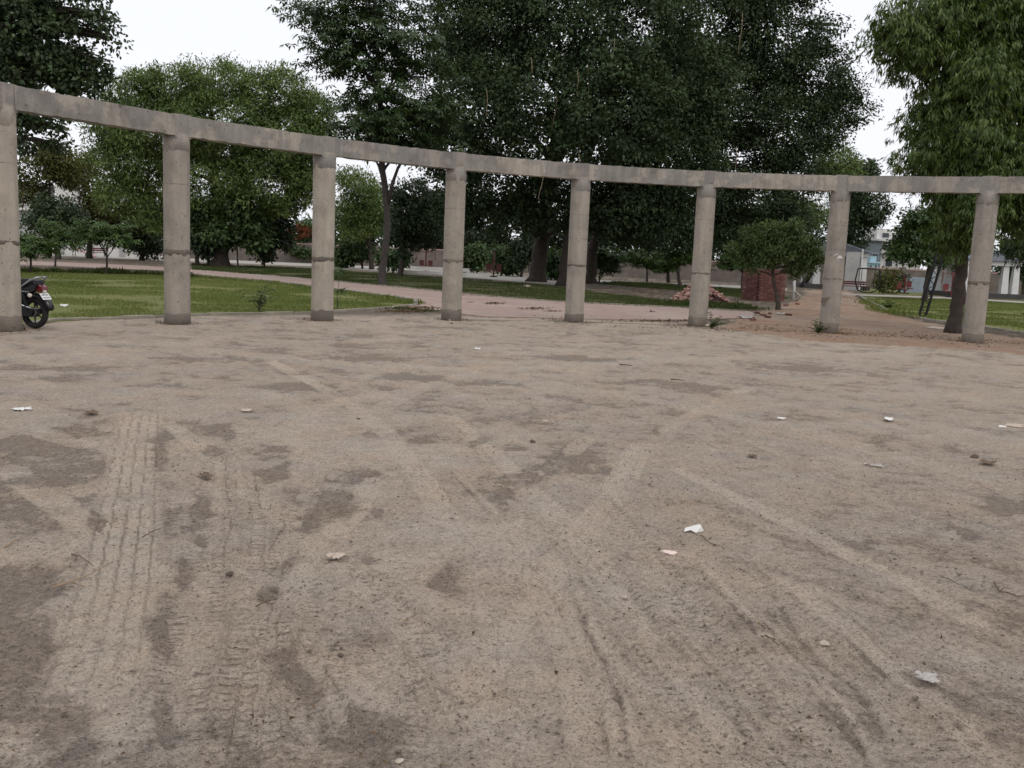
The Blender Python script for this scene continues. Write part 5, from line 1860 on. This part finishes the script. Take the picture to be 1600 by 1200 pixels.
card()
ring_out = lambda i, j, n: ((i - 3.5) / 4) ** 2 + ((j - 3.5) / 4) ** 2 < 1.05 and not (i in (3, 4) and j == 5)
scrap('paper_scrap', 'round beige torn paper with a dark hole, left of the centre foreground', 'paper', 523, 870, 26, 9, 'paper_beige', 2, .01, .01, .2, ring_out)
scrap('plastic_wrapper', 'crinkled translucent white wrapper at the lower right of the yard', 'wrapper', 1451, 1061, 26, 13, 'plastic', 3, .03, .01, .3)
scrap('plastic_wrapper', 'white wrapper lying near the left edge of the yard', 'wrapper', 35, 640.5, 22, 4.5, 'paper', 4, .03, .02)
scrap('dry_leaf', 'curled dark brown leaf right of the white wrapper at the left edge', 'leaf', 142, 647, 15, 4, 'twig', 5, .05, .12, .3)
scrap('dry_leaf', 'pale folded leaf lying above the crossing tyre tracks', 'leaf', 385, 642.5, 15, 3.5, 'paper_beige', 6, .03, .04, .1)
scrap('dry_leaf', 'brown curled leaf on the wide left tyre track', 'leaf', 322, 746, 14, 7, 'twig', 7, .05, .14, .5)
scrap('paper_scrap', 'stringy white scrap on the right of the yard above the folded paper', 'paper', 1370, 729, 32, 5, 'plastic', 8, .03, .02, .15, lambda i, j, n: j in (3, 4) or (i + j) % 5 == 0)
scrap('paper_scrap', 'tiny bright white scrap in the right middle of the yard', 'paper', 1389, 656, 12, 4, 'paper', 9, .05, .06)
scrap('plastic_wrapper', 'flattened pale beige wrapper at the right edge of the yard', 'wrapper', 1584, 666, 22, 5, 'paper_beige', 10, .02, .01)
scrap('paper_scrap', 'small white scrap left of the flattened beige wrapper', 'paper', 1566, 668, 9, 3, 'paper', 11, .05, .05)
scrap('dry_leaf', 'brown rolled leaf beside the dark stone at right', 'leaf', 1544, 725, 18, 4, 'twig', 12, .04, .10, -.15)
scrap('dry_leaf', 'brown leaf in the right middle of the yard', 'leaf', 1176, 714, 11, 3, 'twig', 13, .06, .08)
scrap('paper_scrap', 'small white scrap far back near the middle of the yard', 'paper', 746, 546, 9, 2.5, 'paper', 14, .05, .05)
scrap('paper_scrap', 'faint white scrap between the tiny bright one and the middle of the yard', 'paper', 1221, 655, 10, 2.5, 'paper', 15, .04, .05)
scrap('paper_scrap', 'pale crumpled scrap left of centre in the middle distance', 'paper', 852, 659, 7, 2.5, 'paper_beige', 16, .05, .03)
scrap('paper_scrap', 'small pale scrap below the pinkish wrapper', 'paper', 976, 935, 8, 3.5, 'paper_beige', 17, .06, .05)
scrap('plastic_sheet', 'crumpled white plastic sheet on the dirt between the sixth and seventh columns', 'plastic sheet', 1168, 496.5, 22, 4, 'plastic', 18, .05, .02)
scrap('paper_scrap', 'white scraps lying at the foot of the small feathery tree', 'paper', 1221, 491, 12, 2.5, 'plastic', 19, .04, .03)
scrap('paper_scrap', 'pale scrap lying on the shaded lawn left of the fifth column', 'paper', 824, 448, 11, 2.4, 'paper_beige', 20, .08, .03)
scrap('paper_scrap', 'white scrap lying on the left lawn right of the motorcycle', 'paper', 101, 478.5, 11, 3, 'paper', 21, .08, .05)
scrap('wood_board', 'thin pale board on the ground left of the brown trunk at right', 'board', 1464, 512.5, 24, 3.2, 'paper_beige', 22, .005, .0)


def stone(label, px, py, wpx, mat, seed, flat=.6, name='stone', cat='stone', lift=.3):
    c = G(px, py)
    r_ = wpx / 2 * c.length / FPX
    bm = bmesh.new()
    bmesh.ops.create_icosphere(bm, subdivisions=2, radius=r_)
    rng = random.Random(seed)
    ph = [rng.uniform(0, 6) for _ in range(6)]
    for v in bm.verts:
        k = 1 + .16 * math.sin(v.co.x / r_ * 2.3 + ph[0]) + .13 * math.sin(v.co.y / r_ * 3.1 + ph[1]) + .1 * math.sin(v.co.z / r_ * 4 + ph[2]) + rng.uniform(-.06, .06)
        v.co *= k
        v.co.z *= flat
    me = bpy.data.meshes.new(name)
    bm.to_mesh(me)
    bm.free()
    me.materials.append(M[mat])
    o = link(bpy.data.objects.new(name, me))
    o.location = c + Vector((0, 0, r_ * flat * lift))
    o.rotation_euler = (rng.uniform(-.2, .2), rng.uniform(-.2, .2), rng.uniform(0, 6))
    return tag(o, label, cat)


stone('rounded pale stone resting against the foot of the sixth column', 1095, 509, 11, 'stone_pale', 1, .85, lift=.7)
stone('smaller flat stone right of the pale one at the sixth column', 1105, 510.5, 9, 'stone_pale', 2, .6, lift=.5)
stone('beige pebble on the lower right of the yard', 1289, 1006, 13, 'stone_pale', 3)
stone('round dark stone at right above the brown rolled leaf', 1523, 714.5, 11, 'stone_dark', 4, .55)
stone('dark clod left of centre between the tyre tracks', 358, 897, 12, 'stone_dark', 5)
stone('dark clod in the centre of the foreground', 705, 812, 9, 'stone_dark', 6)
stone('dark clod below the round beige paper', 685, 934, 12, 'stone_dark', 7, .4)
stone('grey pebble near the bottom left of centre', 532, 1024, 9, 'stone_dark', 8)
stone('pale flat stone at the bottom edge of the picture', 625, 1189, 15, 'stone_pale', 9, .4)
stone('brown pebble left of the pinkish wrapper', 971, 834, 9, 'twig_pale', 10, .8)
stone('dark clod in the middle of the yard below the far white scrap', 833, 691, 10, 'stone_dark', 11)
stone('small white chip at the foot of the fourth column', 702, 501, 4, 'paper', 12)
stone('dark clod right of the seventh tyre track at far centre', 706, 506, 5, 'stone_dark', 13)
stone('tiny dark pebble left of the pale folded leaf', 560, 655, 5, 'stone_dark', 14)


def twig(label, pts, rad, mat, name='twig', fork=None):
    P = [G(x, y) for x, y in pts]
    c = P[0].copy()
    mb = MB()
    mb.tube([p - c + Vector((0, 0, rad + .004 + .006 * (i % 2))) for i, p in enumerate(P)], [rad * (1 - .5 * i / (len(P) - 1)) for i in range(len(P))], 6)
    for f in fork or []:
        Q = [G(x, y) for x, y in f]
        mb.tube([p - c + Vector((0, 0, rad + .006)) for p in Q], [rad * .7, rad * .5, rad * .3][:len(Q)] if len(Q) <= 3 else rad * .5, 5)
    o = mb.build(name, M[mat], None, True)
    o.location = c
    return tag(o, label, 'twig')


twig('curly brown vine twig at the right edge of the yard', [(1553, 912), (1556, 920), (1562, 927), (1574, 930), (1588, 934), (1606, 935)], .005, 'twig', fork=[[(1562, 927), (1568, 921), (1580, 924)]])
twig('straight thin dark twig left of the curly vine twig', [(1470, 903), (1482, 908), (1498, 915)], .003, 'twig')
twig('short pale twig at the left edge of the foreground', [(7, 857), (24, 848), (46, 839)], .005, 'twig_pale')
twig('long bent twig at lower left, the longest of the twigs', [(82, 921), (105, 915), (140, 900), (178, 881)], .005, 'twig_pale', fork=[[(112, 913), (135, 921)], [(88, 920), (100, 908)]])
twig('dark forked twig just above the long bent twig at left', [(112, 868), (125, 873), (145, 886)], .004, 'twig', fork=[[(120, 871), (118, 880)]])
twig('short dark twig across the wide left tyre track', [(222, 842), (236, 835), (252, 827)], .004, 'twig')
twig('little heap of dark twigs left of the middle foreground', [(400, 950), (415, 944), (434, 938)], .004, 'twig', fork=[[(405, 940), (420, 947), (430, 946)]])
twig('short dark twig far back in the yard centre', [(968, 571), (978, 572), (988, 573)], .012, 'twig')
twig('dark twig on the far yard right of centre', [(1048, 594), (1058, 595), (1070, 596)], .01, 'twig')
twig('thin brown twig above the folded white paper', [(1062, 784), (1072, 787), (1084, 789), (1093, 789)], .004, 'twig_pale')
twig('thin root trailing right of the folded white paper', [(1096, 838), (1102, 846), (1112, 852), (1125, 856)], .004, 'twig')
twig('thin dark twig left of the pebble at lower right', [(1195, 995), (1206, 1003), (1217, 1012)], .004, 'twig')
twig('thin pale straw lying in the right middle of the yard', [(1105, 694), (1112, 699), (1122, 702)], .004, 'twig_pale')


# small loose gravel, leaf bits
def pebbles(n, seed):
    rng = np.random.default_rng(seed)
    r = 1 / rng.uniform(1 / 16, 1 / 2.3, n)
    a = rng.uniform(R(-34), R(34), n)
    x, y = r * np.sin(a), r * np.cos(a)
    keep = fbm(x * 1.2, y * 1.2, 3, 8) + rng.normal(0, .12, n) > .42
    x, y, r = x[keep], y[keep], r[keep]
    m = len(x)
    s = .0022 + .0075 * rng.random(m) ** 6
    base = np.array([(1, 0, 0), (0, 1, 0), (-1, 0, 0), (0, -1, 0), (0, 0, .8), (0, 0, -.6)], float)
    ang = rng.uniform(0, 6.3, m)
    V = base[None] * s[:, None, None] * rng.uniform(.6, 1.4, (m, 6, 1))
    ca, sa = np.cos(ang)[:, None], np.sin(ang)[:, None]
    V = np.stack([V[..., 0] * ca - V[..., 1] * sa, V[..., 0] * sa + V[..., 1] * ca, V[..., 2]], -1)
    V += np.stack([x, y, np.full(m, .003)], 1)[:, None]
    f = np.array([(0, 1, 4), (1, 2, 4), (2, 3, 4), (3, 0, 4), (1, 0, 5), (2, 1, 5), (3, 2, 5), (0, 3, 5)])
    F = (f[None] + np.arange(m)[:, None, None] * 6).reshape(-1, 3)
    t = np.repeat(np.clip(rng.normal(.35, .3, m), 0, 1), 8)
    o = np_mesh('gravel', V.reshape(-1, 3), F, M['pebble'], face_attr={'tint': t})
    return tag(o, 'fine loose gravel and grit on the dirt yard', 'gravel', kind='stuff')


pebbles(26000, 5)


def litter(n, seed, sampler, label, L=.05, name='leaf_litter'):
    rng = np.random.default_rng(seed)
    p = sampler(rng, n)
    n = len(p)
    pos = np.column_stack([p, np.full(n, .012)])
    d = np.column_stack([rng.normal(size=(n, 2)), rng.uniform(-.1, .35, n)])
    nr = np.column_stack([rng.normal(size=(n, 2)) * .4, np.ones(n)])
    l_ = L * rng.uniform(.4, 1.3, n)
    o = leaves(pos, d, nr, l_, l_ * rng.uniform(.25, .7, n), rng.random(n) ** 1.5, name, M['dry'], None, .16)
    return tag(o, label, 'leaf litter', kind='stuff')


def yard_pts(rng, n):
    r = 1 / rng.uniform(1 / 22, 1 / 2.6, n)
    a = rng.uniform(R(-32), R(32), n)
    return np.column_stack([r * np.sin(a), r * np.cos(a)])


def right_band(rng, n):
    a = rng.uniform(angs[-1] - .12, angs[4] + .05, n * 2)
    rr = RING + rng.normal(.1, 1.3, n * 2)
    p = np.column_stack([cx_ + rr * np.cos(a), cy_ + rr * np.sin(a)])
    k = fbm(p[:, 0] * .9, p[:, 1] * .9, 3, 4) + rng.normal(0, .06, len(p)) > .53
    return p[k][:n]


def under_trees(rng, n):
    P = np.array([G(px, rng.uniform(440, 462 + (px - 700) * .04)).xy for px in rng.uniform(700, 1180, n)])
    return P


litter(420, 1, yard_pts, 'scattered dry leaf bits across the dirt yard', .022)
litter(2200, 2, right_band, 'brown leaf litter along the foot of the right columns', .055)
litter(1500, 3, under_trees, 'dry leaves on the shaded ground under the big trees', .12)


# pale hanging twigs and aerial roots in front of the fig crowns (each set belongs to its tree)
def hanging_roots(root, spots, d, seed):
    rng = np.random.default_rng(seed)
    for (px, py, lpx) in spots:
        mb = MB()
        a = at(px, py, d)
        L = lpx * d / FPX
        w_ = rng.normal(0, .25, 2)
        pts = [a - root.location + Vector((w_[0] * t + .05 * math.sin(5 * t), w_[1] * t, -L * t)) for t in np.linspace(0, 1, 7)]
        mb.tube(pts, [.022 - .012 * i / 6 for i in range(7)], 5)
        mb.build('hanging_root', M['twig_pale'], root)


figs = [o for o in COL.objects if o.name.startswith('fig_tree')]
figs.sort(key=lambda o: o.location.x)
hanging_roots(figs[0], [(830, 90, 60), (902, 110, 40), (918, 100, 70), (870, 150, 50), (760, 140, 40), (905, 240, 40), (850, 260, 50), (960, 60, 50)], GD(845, 443) - 11, 1)
hanging_roots(figs[2], [(1015, 95, 60), (1028, 110, 70), (1036, 108, 40), (1010, 130, 45), (1075, 120, 60), (1090, 210, 50), (1160, 20, 60), (1150, 230, 40), (1046, 190, 70)], GD(922, 442) - 11, 2)


def path_debris(rng, n):
    out = []
    for px, py, hx, hy, k in ((652, 482, 34, 1.6, 4), (640, 487, 34, 1.6, 3), (770, 475, 14, 1.3, 2), (835, 483, 22, 1.6, 2), (862, 487, 9, 1, 1), (1018, 487.5, 4, .6, .4), (735, 473, 4, .6, .4), (1020, 502, 60, 1.2, 2)):
        for _ in range(int(n * k / 15)):
            out.append(G(px + rng.normal() * hx * .6, py + rng.normal() * hy * .6).xy)
    return np.array(out)


litter(1600, 6, path_debris, 'dark patches of leaf debris on the pink paved path', .09)
rail = tag(empty('low_white_wall', G(655, 428)), 'low white double wall behind the maroon machine left of the fourth column', 'wall')
for k, (zz, dy) in enumerate(((.12, 0), (.42, 4.0))):
    MB().box((1.2, dy, zz), (5.6, .3, .3)).build('wall_course', M['white_wall'], rail)


def column_feet(rng, n):  # debris that also stands in for contact shadow at each base
    out = []
    for a in allang[1:-1]:
        p = colpt(a)
        k = int(n / 8)
        th = rng.uniform(0, 6.3, k)
        rr = RC + .02 + np.abs(rng.normal(0, .16, k))
        out.append(np.column_stack([p.x + rr * np.cos(th), p.y + rr * np.sin(th)]))
    return np.concatenate(out)


litter(1100, 8, column_feet, 'bits of dry leaf and dirt round the column feet, also darkening them as contact shadow', .05)


bk = bpy.data.meshes['brick']
for px, py, rz in ((1192, 493.5, .3), (1203, 491, 1.2), (1199, 496.5, 2.0), (1183, 490, .8), (1232, 493, .1), (1176, 501, 1.7), (1246, 476, .5), (1228, 478, 2.4)):
    o = link(bpy.data.objects.new('loose_brick', bm_[rngb.randrange(3)]))
    o.location = G(px, py) + Vector((0, 0, .035))
    o.rotation_euler = (rngb.uniform(-.1, .1), rngb.uniform(-.1, .1), rz)
    tag(o, 'loose red brick lying on the dirt between the heap, the stack and the seventh column', 'brick', 'loose bricks on the dirt')
